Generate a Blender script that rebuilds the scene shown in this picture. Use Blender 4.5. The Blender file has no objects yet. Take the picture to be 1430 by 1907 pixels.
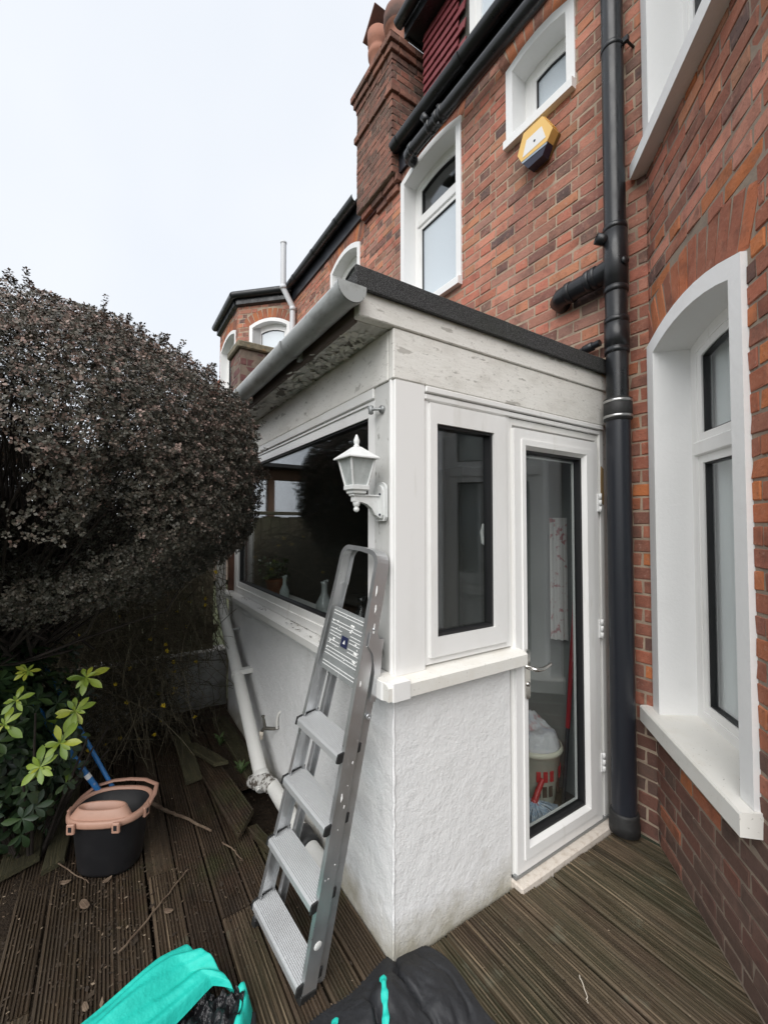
import bpy, math, random
import numpy as np
from mathutils import Matrix, Vector
random.seed(11); rng = np.random.default_rng(11)
S = bpy.context.scene
COL = S.collection
R = math.radians

# ------------------------------------------------------------------ camera
CAM_POS = np.array([1.355, -0.926, 1.6543]); YAW, PITCH, ROLL = 0.994, 0.0308, 0.0009
FPX = 790.0 / 1430.0
_F = np.array([-math.sin(YAW)*math.cos(PITCH), math.cos(YAW)*math.cos(PITCH), math.sin(PITCH)])
_R = np.array([math.cos(YAW), math.sin(YAW), 0.0]); _U = np.cross(_R, _F)
_R2 = math.cos(ROLL)*_R + math.sin(ROLL)*_U; _U2 = -math.sin(ROLL)*_R + math.cos(ROLL)*_U
cd = bpy.data.cameras.new('camera'); cam = bpy.data.objects.new('camera', cd); COL.objects.link(cam)
cd.sensor_fit = 'HORIZONTAL'; cd.sensor_width = 36.0; cd.lens = FPX*36.0
cd.clip_start = 0.02; cd.clip_end = 500.0
cam.matrix_world = Matrix(((_R2[0], _U2[0], -_F[0], CAM_POS[0]), (_R2[1], _U2[1], -_F[1], CAM_POS[1]),
                           (_R2[2], _U2[2], -_F[2], CAM_POS[2]), (0, 0, 0, 1)))
S.camera = cam

# ------------------------------------------------------------------ sky, sun, exposure
SUN_AZ, SUN_EL = R(-52), R(46)            # azimuth from +X towards +Y
w = bpy.data.worlds.new('World'); S.world = w; w.use_nodes = True
nt = w.node_tree; nt.nodes.clear()
out = nt.nodes.new('ShaderNodeOutputWorld')
sky = nt.nodes.new('ShaderNodeTexSky'); sky.sky_type = 'NISHITA'; sky.sun_disc = False
sky.sun_elevation = SUN_EL; sky.sun_rotation = R(90) - SUN_AZ; sky.dust_density = 4.0
b1 = nt.nodes.new('ShaderNodeBackground'); b1.inputs['Strength'].default_value = 0.10
b2 = nt.nodes.new('ShaderNodeBackground'); b2.inputs['Color'].default_value = (0.83, 0.885, 0.965, 1)
b2.inputs['Strength'].default_value = 0.575
mx = nt.nodes.new('ShaderNodeMixShader'); mx.inputs[0].default_value = 0.9
tcw = nt.nodes.new('ShaderNodeTexCoord'); nzw = nt.nodes.new('ShaderNodeTexNoise'); nzw.inputs['Scale'].default_value = 2.2; nzw.inputs['Detail'].default_value = 2.5
crw = nt.nodes.new('ShaderNodeValToRGB'); crw.color_ramp.elements[0].position = .3; crw.color_ramp.elements[1].position = .75     # faint cloud structure, the same all round
crw.color_ramp.elements[0].color = (.83, .875, .94, 1); crw.color_ramp.elements[1].color = (.93, .955, .99, 1)
nt.links.new(tcw.outputs['Generated'], nzw.inputs['Vector']); nt.links.new(nzw.outputs['Fac'], crw.inputs[0]); nt.links.new(crw.outputs[0], b2.inputs['Color'])
nt.links.new(sky.outputs[0], b1.inputs['Color']); nt.links.new(b1.outputs[0], mx.inputs[1])
nt.links.new(b2.outputs[0], mx.inputs[2]); nt.links.new(mx.outputs[0], out.inputs['Surface'])
sd = bpy.data.lights.new('sun', 'SUN'); sd.energy = 1.5; sd.angle = R(60); sd.color = (1.0, 0.985, 0.96)
sun = bpy.data.objects.new('sun', sd); COL.objects.link(sun)
_to = Vector((math.cos(SUN_EL)*math.cos(SUN_AZ), math.cos(SUN_EL)*math.sin(SUN_AZ), math.sin(SUN_EL)))
sun.rotation_euler = _to.to_track_quat('Z', 'Y').to_euler(); sun.location = (6, -8, 9)
S.view_settings.view_transform = 'Standard'; S.view_settings.look = 'None'
S.view_settings.exposure = 0.94; S.view_settings.gamma = 1.0; S.view_settings.use_curve_mapping = False
S.render.engine = 'CYCLES'
S.cycles.use_denoising = True; S.cycles.max_bounces = 8; S.cycles.transparent_max_bounces = 12
S.cycles.sample_clamp_indirect = 6.0; S.cycles.caustics_reflective = False; S.cycles.caustics_refractive = False

# ------------------------------------------------------------------ materials
MATS = {}
def mat(name, base, layers=(), rough=0.6, metal=0.0, bump=(), spec=0.5, ramp=None, attr='rnd', rough_var=0.0, coat=0.0, base_dirt=False):
    """base colour; layers=[(scale, lo, hi, colour, stretch, amount)] blended by noise; bump=[(scale, strength, dist, stretch)]"""
    m = bpy.data.materials.new(name); m.use_nodes = True; t = m.node_tree; N = t.nodes; L = t.links
    N.clear(); o = N.new('ShaderNodeOutputMaterial'); b = N.new('ShaderNodeBsdfPrincipled'); L.new(b.outputs[0], o.inputs[0])
    b.inputs['Roughness'].default_value = rough; b.inputs['Metallic'].default_value = metal
    b.inputs['Specular IOR Level'].default_value = spec
    if coat: b.inputs['Coat Weight'].default_value = coat; b.inputs['Coat Roughness'].default_value = 0.15
    geo = N.new('ShaderNodeNewGeometry')
    def vec(stretch, off=0.0):
        vm = N.new('ShaderNodeMapping'); vm.inputs['Scale'].default_value = stretch
        vm.inputs['Location'].default_value = (off, off*1.7, -off)
        L.new(geo.outputs['Position'], vm.inputs['Vector']); return vm.outputs[0]
    def noise(scale, stretch=(1, 1, 1), off=0.0, detail=5.0):
        n = N.new('ShaderNodeTexNoise'); n.inputs['Scale'].default_value = scale; n.inputs['Detail'].default_value = detail
        n.inputs['Roughness'].default_value = 0.6; L.new(vec(stretch, off), n.inputs['Vector']); return n.outputs['Fac']
    if ramp:
        at = N.new('ShaderNodeAttribute'); at.attribute_name = attr
        cr = N.new('ShaderNodeValToRGB'); e = cr.color_ramp.elements
        while len(e) < len(ramp): e.new(0.5)
        for k, (p, c) in enumerate(ramp): e[k].position = p; e[k].color = (*c, 1)
        L.new(at.outputs['Fac'], cr.inputs[0]); cur = cr.outputs[0]
    else:
        rg = N.new('ShaderNodeRGB'); rg.outputs[0].default_value = (*base, 1); cur = rg.outputs[0]
    for k, ly in enumerate(layers):
        sc, lo, hi, c = ly[:4]; st = ly[4] if len(ly) > 4 and ly[4] else (1, 1, 1); am = ly[5] if len(ly) > 5 else 1.0
        f = noise(sc, st, 3.1*k + 0.7)
        mr = N.new('ShaderNodeMapRange'); mr.inputs['From Min'].default_value = lo; mr.inputs['From Max'].default_value = hi
        mr.inputs['To Max'].default_value = am; L.new(f, mr.inputs['Value'])
        mi = N.new('ShaderNodeMix'); mi.data_type = 'RGBA'
        L.new(mr.outputs[0], mi.inputs[0]); L.new(cur, mi.inputs[6]); mi.inputs[7].default_value = (*c, 1); cur = mi.outputs[2]
    if base_dirt:                          # ragged green-brown splash dirt along the foot of the wall
        sx = N.new('ShaderNodeSeparateXYZ'); L.new(geo.outputs['Position'], sx.inputs[0])
        ad = N.new('ShaderNodeMath'); ad.operation = 'MULTIPLY_ADD'; L.new(noise(6.0, off=9.0), ad.inputs[0]); ad.inputs[1].default_value = -.42; L.new(sx.outputs['Z'], ad.inputs[2])
        mr = N.new('ShaderNodeMapRange'); mr.inputs['From Min'].default_value = -.05; mr.inputs['From Max'].default_value = -.22; mr.inputs['To Min'].default_value = 0.0; mr.inputs['To Max'].default_value = .85
        L.new(ad.outputs[0], mr.inputs['Value']); mi = N.new('ShaderNodeMix'); mi.data_type = 'RGBA'
        L.new(mr.outputs[0], mi.inputs[0]); L.new(cur, mi.inputs[6]); mi.inputs[7].default_value = (.38, .35, .26, 1); cur = mi.outputs[2]
    L.new(cur, b.inputs['Base Color'])
    if rough_var:
        f = noise(9.0, off=5.0); mr = N.new('ShaderNodeMapRange'); mr.inputs['From Min'].default_value = .3; mr.inputs['From Max'].default_value = .7
        mr.inputs['To Min'].default_value = max(.05, rough-rough_var); mr.inputs['To Max'].default_value = min(1, rough+rough_var)
        L.new(f, mr.inputs['Value']); L.new(mr.outputs[0], b.inputs['Roughness'])
    prev = None
    for k, bp in enumerate(bump):
        sc, stg, dist = bp[:3]; st = bp[3] if len(bp) > 3 else (1, 1, 1)
        bn = N.new('ShaderNodeBump'); bn.inputs['Strength'].default_value = stg; bn.inputs['Distance'].default_value = dist
        L.new(noise(sc, st, 11.0+k, 4.0), bn.inputs['Height'])
        if prev: L.new(prev, bn.inputs['Normal'])
        prev = bn.outputs[0]
    if prev: L.new(prev, b.inputs['Normal'])
    MATS[name] = m; return m

def glass(name, tint=(0.95, 0.97, 0.965), f0=0.06, rough=0.0):
    """thin pane: transparent, with Schlick reflection that is the same from both sides"""
    m = bpy.data.materials.new(name); m.use_nodes = True; t = m.node_tree; N = t.nodes; L = t.links; N.clear()
    o = N.new('ShaderNodeOutputMaterial'); tr = N.new('ShaderNodeBsdfTransparent'); tr.inputs[0].default_value = (*tint, 1)
    gl = N.new('ShaderNodeBsdfGlossy'); gl.inputs['Roughness'].default_value = rough; gl.inputs['Color'].default_value = (.95, .97, 1, 1)
    g_ = N.new('ShaderNodeNewGeometry'); dt = N.new('ShaderNodeVectorMath'); dt.operation = 'DOT_PRODUCT'
    L.new(g_.outputs['Normal'], dt.inputs[0]); L.new(g_.outputs['Incoming'], dt.inputs[1])
    def mth(op, a, b=None):
        n = N.new('ShaderNodeMath'); n.operation = op
        for k, x in enumerate((a, b)):
            if x is None: continue
            if isinstance(x, (int, float)): n.inputs[k].default_value = x
            else: L.new(x, n.inputs[k])
        return n.outputs[0]
    c = mth('ABSOLUTE', dt.outputs['Value']); p5 = mth('POWER', mth('SUBTRACT', 1.0, c), 5.0)
    fac = mth('ADD', mth('MULTIPLY', p5, 1-f0), f0)
    mi = N.new('ShaderNodeMixShader'); L.new(fac, mi.inputs[0]); L.new(tr.outputs[0], mi.inputs[1]); L.new(gl.outputs[0], mi.inputs[2])
    L.new(mi.outputs[0], o.inputs[0]); MATS[name] = m; return m

SOOT = (0.035, 0.03, 0.028)
def brick_mat(name, cols, soot=0.5, pale=0.15):
    n = len(cols)
    return mat(name, (1, 1, 1), ramp=[(i/(n-1), c) for i, c in enumerate(cols)],
               layers=[(9, .50, .72, SOOT, (1, 1, 1), soot), (1.7, .50, .72, (0.12, 0.085, .065), (1, 1, 1), soot*.9), (22, .50, .70, (.50, .25, .17), (1, 1, 1), pale*.6),
                       (45, .6, .78, (0.55, 0.40, 0.32), (1, 1, 1), pale), (90, .60, .72, (0.05, 0.03, .025), (1, 1, 1), .55)],
               rough=0.88, spec=0.25, bump=[(70, .75, .004), (240, .5, .0015)])
RED1, RED2, RED3 = (.47, .135, .08), (.40, .125, .085), (.50, .19, .13)
brick_mat('brick_red', [(.52, .195, .13), (.15, .095, .085), (.46, .16, .11), (.58, .25, .175), (.35, .17, .125), (.51, .215, .145), (.22, .13, .105), (.54, .24, .135), (.44, .16, .11),
                        (.33, .19, .15), (.54, .22, .155), (.13, .085, .08), (.50, .255, .19)], .5, .6)
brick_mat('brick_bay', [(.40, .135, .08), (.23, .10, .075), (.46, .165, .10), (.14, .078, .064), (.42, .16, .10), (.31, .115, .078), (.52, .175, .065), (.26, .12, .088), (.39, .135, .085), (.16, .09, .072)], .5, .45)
brick_mat('brick_plinth', [(.13, .07, .055), (.19, .085, .065), (.115, .075, .06), (.16, .10, .08), (.21, .09, .065), (.12, .08, .066), (.15, .075, .06)], .45, .12)
brick_mat('brick_orange', [(.46, .15, .07), (.27, .11, .075), (.52, .18, .07), (.36, .125, .07), (.20, .095, .07), (.33, .13, .085), (.30, .11, .07), (.42, .15, .08)], .5, .35)
brick_mat('brick_chimney', [(.27, .11, .08), (.15, .085, .07), (.31, .14, .10), (.20, .10, .075), (.11, .072, .06), (.28, .125, .09)], .8, .35)
brick_mat('brick_purple', [(.12, .06, .06), (.17, .075, .07), (.10, .06, .062), (.20, .085, .07), (.14, .07, .065)], .35, .1)
mat('mortar', (.45, .355, .265), [(14, .4, .7, (.30, .225, .17)), (1.6, .5, .7, (.22, .16, .125), None, .6), (3, .55, .8, (.18, .15, .12), None, .6)], .95, bump=[(160, .6, .003)], spec=.2)
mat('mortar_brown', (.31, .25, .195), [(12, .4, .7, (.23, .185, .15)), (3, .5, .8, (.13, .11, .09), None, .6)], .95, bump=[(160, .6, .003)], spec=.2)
mat('mortar_dark', (.22, .17, .135), [(12, .4, .7, (.13, .11, .09))], .95, bump=[(160, .6, .003)], spec=.2)
mat('render_white', (.83, .83, .825), [(2.2, .56, .82, (.70, .715, .735), (1, 1, .35), .5), (5, .64, .8, (.52, .52, .49), (1, 1, .5), .35), (60, .68, .78, (.45, .45, .43), None, .35)],
    .72, bump=[(60, .5, .006), (170, .5, .003), (11, .4, .02)], spec=.35, base_dirt=True)
mat('masonry_paint', (.82, .82, .815), [(4, .6, .85, (.70, .70, .69), None, .5), (70, .7, .8, (.5, .48, .45), None, .35)], .6, bump=[(60, .35, .004), (14, .2, .008)])
mat('upvc', (.84, .835, .82), [(3, .50, .80, (.70, .69, .66), (1, 1, .4), .6), (14, .60, .75, (.58, .56, .50), (1, 1, .15), .45), (80, .68, .76, (.35, .33, .3), None, .35)], .28, spec=.5, bump=[(8, .04, .002)])
mat('upvc_dirty', (.77, .765, .74), [(3, .5, .8, (.62, .60, .54), (1, 1, .5), .7), (50, .66, .76, (.35, .34, .3), None, .5)], .4, bump=[(30, .1, .002)])
mat('sill_cream', (.77, .755, .71), [(6, .5, .8, (.66, .62, .54), None, .7), (75, .64, .72, (.2, .18, .14), None, .6)], .5, bump=[(90, .25, .002)])
mat('fascia_paint', (.80, .785, .74), [(5, .50, .68, (.64, .62, .57), (1, 1.2, 3), .7), (34, .62, .70, (.33, .31, .28), (.7, .7, 1.6), .6),
    (6, .68, .73, (.26, .24, .21), (.8, .6, 2.2), .6), (110, .60, .68, (.36, .34, .30), (.8, .8, 1.2), .6), (9, .63, .66, (.24, .22, .19), (1, .5, 2.0), .6), (2.2, .48, .75, (.70, .68, .63), None, .6)], .7, bump=[(40, .4, .004, (1, .5, 2)), (6, .2, .01)])
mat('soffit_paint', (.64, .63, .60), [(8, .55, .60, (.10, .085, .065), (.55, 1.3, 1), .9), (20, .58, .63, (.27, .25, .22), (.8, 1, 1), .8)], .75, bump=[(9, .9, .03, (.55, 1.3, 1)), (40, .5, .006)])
mat('old_cladding', (.60, .60, .58), [(40, .62, .70, (.22, .21, .19), (1, 1, .5), .8), (6, .5, .8, (.45, .44, .41), (1, 1, .4), .7)], .7, bump=[(50, .4, .003)])
mat('bare_timber', (.34, .23, .105), [(20, .45, .7, (.22, .14, .06), (1, 1, .15))], .8, bump=[(60, .4, .003, (1, 1, .1))])
mat('felt', (.028, .028, .029), [(330, .50, .62, (.15, .15, .15)), (2, .55, .8, (.045, .05, .04), None, .6)], .92, bump=[(330, .9, .003), (30, .3, .006)], spec=.3)
mat('grey_gutter', (.36, .375, .37), [(4, .5, .75, (.50, .51, .50), (1, 1, 1), .8), (14, .55, .72, (.19, .19, .175), (.35, 1, 1), .8), (60, .62, .72, (.14, .14, .12), None, .6)], .45, bump=[(20, .1, .003)])
mat('brown_fascia', (.13, .10, .085), [(8, .45, .7, (.07, .055, .045), (.3, 1, 1))], .7)
mat('black_plastic', (.012, .013, .015), [(5, .52, .8, (.035, .04, .05), (1, 1, .25), .5), (40, .68, .78, (.22, .22, .22), None, .25)], .34, spec=.5, rough_var=.12, bump=[(9, .08, .004)])
mat('black_painted', (.017, .019, .025), [(4, .48, .8, (.045, .053, .07), (1, 1, .22), .6), (60, .70, .78, (.3, .3, .3), None, .3)], .33, bump=[(12, .12, .004), (60, .15, .002)])
mat('rubber', (.018, .018, .018), [(30, .5, .8, (.05, .05, .05), None, .6)], .6, bump=[(60, .2, .002)])
mat('steel_band', (.55, .55, .55), rough=.35, metal=1.0)
mat('white_pipe', (.72, .715, .68), [(4, .52, .8, (.52, .50, .44), (1, 1, .5), .7), (50, .65, .75, (.25, .23, .2), None, .5)], .5, bump=[(30, .15, .003)])
mat('white_flue', (.60, .61, .63), rough=.4)
mat('peeling_iron', (.55, .54, .51), [(40, .48, .55, (.10, .085, .07))], .7, bump=[(40, .8, .01)])
mat('aluminium', (.62, .63, .64), [(6, .45, .75, (.47, .48, .49), (1, 1, .3), .7), (60, .655, .70, (.85, .85, .85), (1, 1, .6), .75)], .36, metal=.82, bump=[(200, .12, .001), (20, .06, .002)], rough_var=.12)
mat('tread_alu', (.66, .67, .675), [(70, .66, .71, (.9, .9, .9), None, .9), (6, .5, .8, (.52, .52, .52), None, .6)], .45, metal=.6, bump=[(90, .25, .002)])
mat('platform_alu', (.34, .355, .355), [(30, .62, .68, (.82, .82, .82), (1, 1, .5), .9), (9, .4, .7, (.44, .46, .46))], .45, metal=.5, bump=[(60, .2, .002)])
mat('sticker_blue', (.02, .025, .07), rough=.4)
mat('white_mark', (.8, .8, .79), rough=.6)
mat('dried_paint', (.82, .82, .80), rough=.6, bump=[(80, .5, .004)])
mat('chrome', (.72, .70, .67), [(30, .5, .8, (.5, .47, .42), None, .5)], .18, metal=1.0)
mat('hinge_white', (.70, .70, .69), rough=.4)
mat('gasket', (.012, .012, .013), rough=.5)
mat('lantern_white', (.74, .75, .74), [(20, .5, .8, (.58, .60, .58), None, .8), (60, .63, .72, (.3, .33, .31), None, .4)], .5, bump=[(50, .15, .002)])
mat('lantern_pane', (.42, .45, .44), [(25, .4, .75, (.58, .61, .60))], .35)
mat('bulb', (.74, .73, .62), rough=.3)
mat('alarm_yellow', (.82, .52, .16), [(10, .5, .8, (.74, .44, .12), None, .5)], .45)
mat('alarm_label', (.78, .77, .76), rough=.5); mat('alarm_navy', (.012, .014, .035), rough=.25); mat('alarm_dark', (.22, .13, .035), rough=.6); mat('alarm_grey', (.36, .43, .50), rough=.3)
mat('terracotta', (.33, .145, .095), [(6, .45, .75, (.21, .10, .075)), (30, .6, .75, (.09, .07, .06), None, .6)], .85, bump=[(40, .3, .003)])
mat('terracotta_dark', (.17, .085, .065), [(6, .45, .75, (.10, .06, .05)), (3, .55, .7, (.04, .035, .03), None, .8)], .85, bump=[(40, .3, .003)])
mat('cement_flaunch', (.30, .26, .20), [(12, .45, .65, (.17, .15, .11)), (30, .6, .7, (.13, .15, .06), None, .8)], .95, bump=[(60, .8, .01)])
mat('painted_tile', (.225, .048, .056), [(8, .45, .75, (.17, .04, .045)), (50, .62, .75, (.32, .12, .11), None, .5)], .55, bump=[(50, .3, .004)])
mat('slate', (.06, .06, .065), [(8, .4, .7, (.10, .09, .085))], .8, bump=[(30, .4, .004)])
mat('roof_tile_far', (.30, .11, .07), [(6, .4, .7, (.18, .08, .06))], .85)
mat('coping_stone', (.13, .115, .08), [(20, .4, .65, (.22, .19, .13)), (9, .6, .7, (.30, .16, .05), None, .7)], .95, bump=[(50, .7, .008)])
glass('glass_clear', f0=.085); glass('glass_bay', f0=.11); glass('glass_door', f0=.085)
mat('glass_frosted', (.55, .61, .66), [(300, .45, .6, (.63, .69, .74))], .18, bump=[(260, .12, .002)], spec=.8)
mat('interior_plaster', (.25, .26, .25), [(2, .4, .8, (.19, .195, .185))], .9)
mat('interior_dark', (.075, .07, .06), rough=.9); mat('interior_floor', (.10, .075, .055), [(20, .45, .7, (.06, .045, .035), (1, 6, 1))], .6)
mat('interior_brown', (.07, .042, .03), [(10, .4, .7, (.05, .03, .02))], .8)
mat('room_dim', (.45, .45, .45), rough=.9)
mat('curtain_grey', (.82, .83, .83), [(10, .4, .7, (.74, .75, .75), (1, 1, .1))], .9)
mat('deck_wood', (.058, .042, .030), layers=[(6, .47, .66, (.19, .138, .09), (.16, 9, 9), .75), (4, .5, .72, (.022, .016, .011), (.3, 6, 6), .85),
    (1.3, .46, .66, (.046, .048, .024), (1, 1, 1), .75), (7, .60, .68, (.12, .12, .085), (1, 1, 1), .5), (16, .56, .68, (.30, .225, .145), (.10, 6, 6), .7), (70, .66, .74, (.33, .27, .19), (.5, 3, 3), .5)],
    ramp=[(0, (.040, .026, .016)), (.35, (.066, .044, .028)), (.7, (.046, .036, .020)), (1, (.092, .063, .041))], rough=.66, rough_var=.2, bump=[(10, 1.0, .006, (.15, 9, 9)), (120, .5, .002)], spec=.35)
mat('deck_wet', (.040, .029, .021), layers=[(6, .50, .70, (.125, .087, .055), (.2, 9, 9), .7), (3, .45, .72, (.024, .016, .011), (.6, 3, 3), .8),
    (2.1, .55, .7, (.046, .052, .020), (1, 1, 1), .7), (60, .64, .74, (.19, .13, .085), (.7, 4, 4), .6), (5, .52, .68, (.062, .036, .022), (1, 1, 1), .6)],
    ramp=[(0, (.038, .026, .017)), (.5, (.056, .038, .024)), (1, (.048, .037, .022))], rough=.58, rough_var=.2, bump=[(10, 1.0, .006, (.2, 9, 9)), (90, .6, .003)], spec=.4)
mat('mossy_plank', (.055, .050, .024), layers=[(10, .5, .72, (.15, .125, .06), (.6, 12, 12), .7), (4, .5, .7, (.028, .022, .012), (.6, 5, 5), .8)], rough=.75, bump=[(16, .9, .006, (.4, 14, 14))])
mat('soil', (.030, .021, .014), [(7, .45, .7, (.045, .032, .02)), (60, .6, .72, (.09, .06, .04), None, .7)], .95, bump=[(30, .9, .03), (120, .8, .01)], spec=.2)
mat('grass_ground', (.045, .055, .02), [(4, .4, .7, (.07, .075, .03)), (40, .5, .7, (.03, .035, .012))], .95, bump=[(60, .8, .02)])
mat('chips', (.1, .07, .045), ramp=[(0, (.03, .02, .013)), (.55, (.065, .045, .028)), (.88, (.13, .09, .058)), (1, (.36, .28, .20))], rough=.85)
mat('threshold', (.66, .60, .53), [(30, .5, .7, (.50, .43, .36)), (6, .55, .75, (.40, .33, .27), None, .6)], .8, bump=[(60, .5, .004)])
mat('twig', (.115, .075, .05), [(20, .4, .7, (.20, .145, .10))], .8); mat('twig_dark', (.026, .019, .015), [(20, .4, .7, (.045, .035, .028))], .85)
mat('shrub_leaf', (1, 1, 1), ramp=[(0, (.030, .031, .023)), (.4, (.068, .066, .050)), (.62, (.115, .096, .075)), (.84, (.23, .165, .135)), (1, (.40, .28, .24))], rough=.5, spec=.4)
mat('choisya_dark', (1, 1, 1), ramp=[(0, (.012, .026, .012)), (.55, (.028, .055, .020)), (.85, (.055, .095, .025)), (1, (.13, .20, .03))], rough=.38, spec=.5)
mat('choisya_bright', (1, 1, 1), ramp=[(0, (.13, .22, .03)), (.5, (.25, .34, .045)), (1, (.42, .42, .04))], layers=[(60, .55, .75, (.12, .20, .03), None, .5)], rough=.42, spec=.5)
mat('jasmine_stem', (1, 1, 1), ramp=[(0, (.05, .042, .026)), (.6, (.10, .085, .05)), (1, (.19, .16, .105))], rough=.8)
mat('jasmine_flower', (.70, .50, .03), rough=.6)
mat('weed_green', (.06, .10, .03), rough=.6)
mat('fence_wood', (.15, .13, .085), [(6, .4, .7, (.10, .085, .055), (6, 6, .6)), (2, .5, .75, (.12, .13, .06), None, .7)], .9, bump=[(20, .5, .006, (4, 4, .3))])
mat('pergola_wood', (.20, .115, .07), [(8, .4, .7, (.13, .075, .05), (4, 4, .5))], .8)
mat('wall_grey_white', (.42, .42, .40), [(3, .45, .66, (.14, .135, .11)), (12, .5, .7, (.30, .30, .27))], .9, bump=[(30, .5, .01)])
mat('rust_brown', (.12, .055, .035), [(12, .45, .7, (.07, .03, .02))], .85, bump=[(50, .4, .004)])
mat('bucket_black', (.012, .012, .014), [(12, .5, .8, (.022, .022, .024))], .5)
mat('bucket_pink', (.48, .275, .20), [(12, .55, .8, (.38, .21, .15), None, .7)], .45)
mat('handle_blue', (.025, .16, .42), [(30, .64, .72, (.35, .36, .4), None, .5)], .35)
mat('bag_black', (.018, .019, .022), [(5, .5, .8, (.03, .032, .036), None, .7)], .62, bump=[(12, .4, .02), (35, .3, .006), (500, .25, .0008)], spec=.5)
mat('bag_lining', (.012, .012, .014), rough=.28, bump=[(14, .9, .03, (1, 2, 1)), (45, .4, .006)])
mat('bag_teal', (.015, .56, .46), [(9, .5, .8, (.012, .47, .385), None, .8)], .62, bump=[(9, .5, .02), (34, .45, .005), (600, .2, .0006)])
mat('tap_brass', (.07, .065, .055), [(30, .45, .7, (.14, .13, .11))], .6, metal=.3)
mat('hose_cream', (.62, .56, .47), rough=.5); mat('grey_metal', (.30, .31, .31), rough=.5, metal=.6)
mat('basket_cream', (.64, .63, .52), rough=.5); mat('red_plastic', (.42, .02, .025), rough=.4); mat('mop_blue', (.32, .42, .55), [(60, .4, .7, (.6, .66, .72))], .9)
mat('cloth_white', (.62, .62, .64), [(12, .5, .7, (.50, .52, .60)), (7, .60, .68, (.5, .2, .2), None, .8)], .9, bump=[(20, .6, .02)])
mat('towel', (.60, .58, .57), [(22, .56, .62, (.40, .16, .17))], .95); mat('plastic_cream', (.68, .66, .50), rough=.45); mat('wire_dark', (.03, .03, .032), rough=.5)
mat('bottle_white', (.62, .70, .68), rough=.35); mat('bottle_clear', (.25, .27, .27), rough=.1); mat('bottle_green', (.06, .25, .05), rough=.4); mat('pan_black', (.012, .012, .012), rough=.25); mat('pot_orange', (.30, .10, .04), rough=.7)

# ------------------------------------------------------------------ mesh helpers
def _tmpl():
    c = [(x, y, z) for x in (-1, 1) for y in (-1, 1) for z in (-1, 1)]
    idx = {s: k for k, s in enumerate(c)}; faces = []
    for a in range(3):
        o1, o2 = [k for k in range(3) if k != a]
        for s in (-1, 1):
            f = []
            for p, q in ((-1, -1), (1, -1), (1, 1), (-1, 1)):
                t = [0, 0, 0]; t[a] = s; t[o1] = p; t[o2] = q; f.append(idx[tuple(t)]*3 + a)
            faces.append(f)
    for a in range(3):                     # edges along axis a
        b_, c_ = [k for k in range(3) if k != a]
        for p in (-1, 1):
            for q in (-1, 1):
                t0 = [0, 0, 0]; t0[b_] = p; t0[c_] = q; t1 = list(t0); t0[a] = -1; t1[a] = 1
                i0, i1 = idx[tuple(t0)], idx[tuple(t1)]
                faces.append([i0*3+b_, i1*3+b_, i1*3+c_, i0*3+c_])
    for k in range(8): faces.append([k*3, k*3+1, k*3+2])
    def pos(h, b):
        V = np.zeros((24, 3))
        for k, s in enumerate(c):
            for a in range(3):
                for j in range(3): V[k*3+a, j] = s[j]*(h[j] - (0 if j == a else b))
        return V
    V = pos((1, 1, 1), .2); ff = []
    for f in faces:
        P = V[f]; n = np.cross(P[1]-P[0], P[2]-P[1])
        ff.append(f if n @ P.mean(0) > 0 else f[::-1])
    return pos, ff
_cpos, _cfaces = _tmpl()

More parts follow.
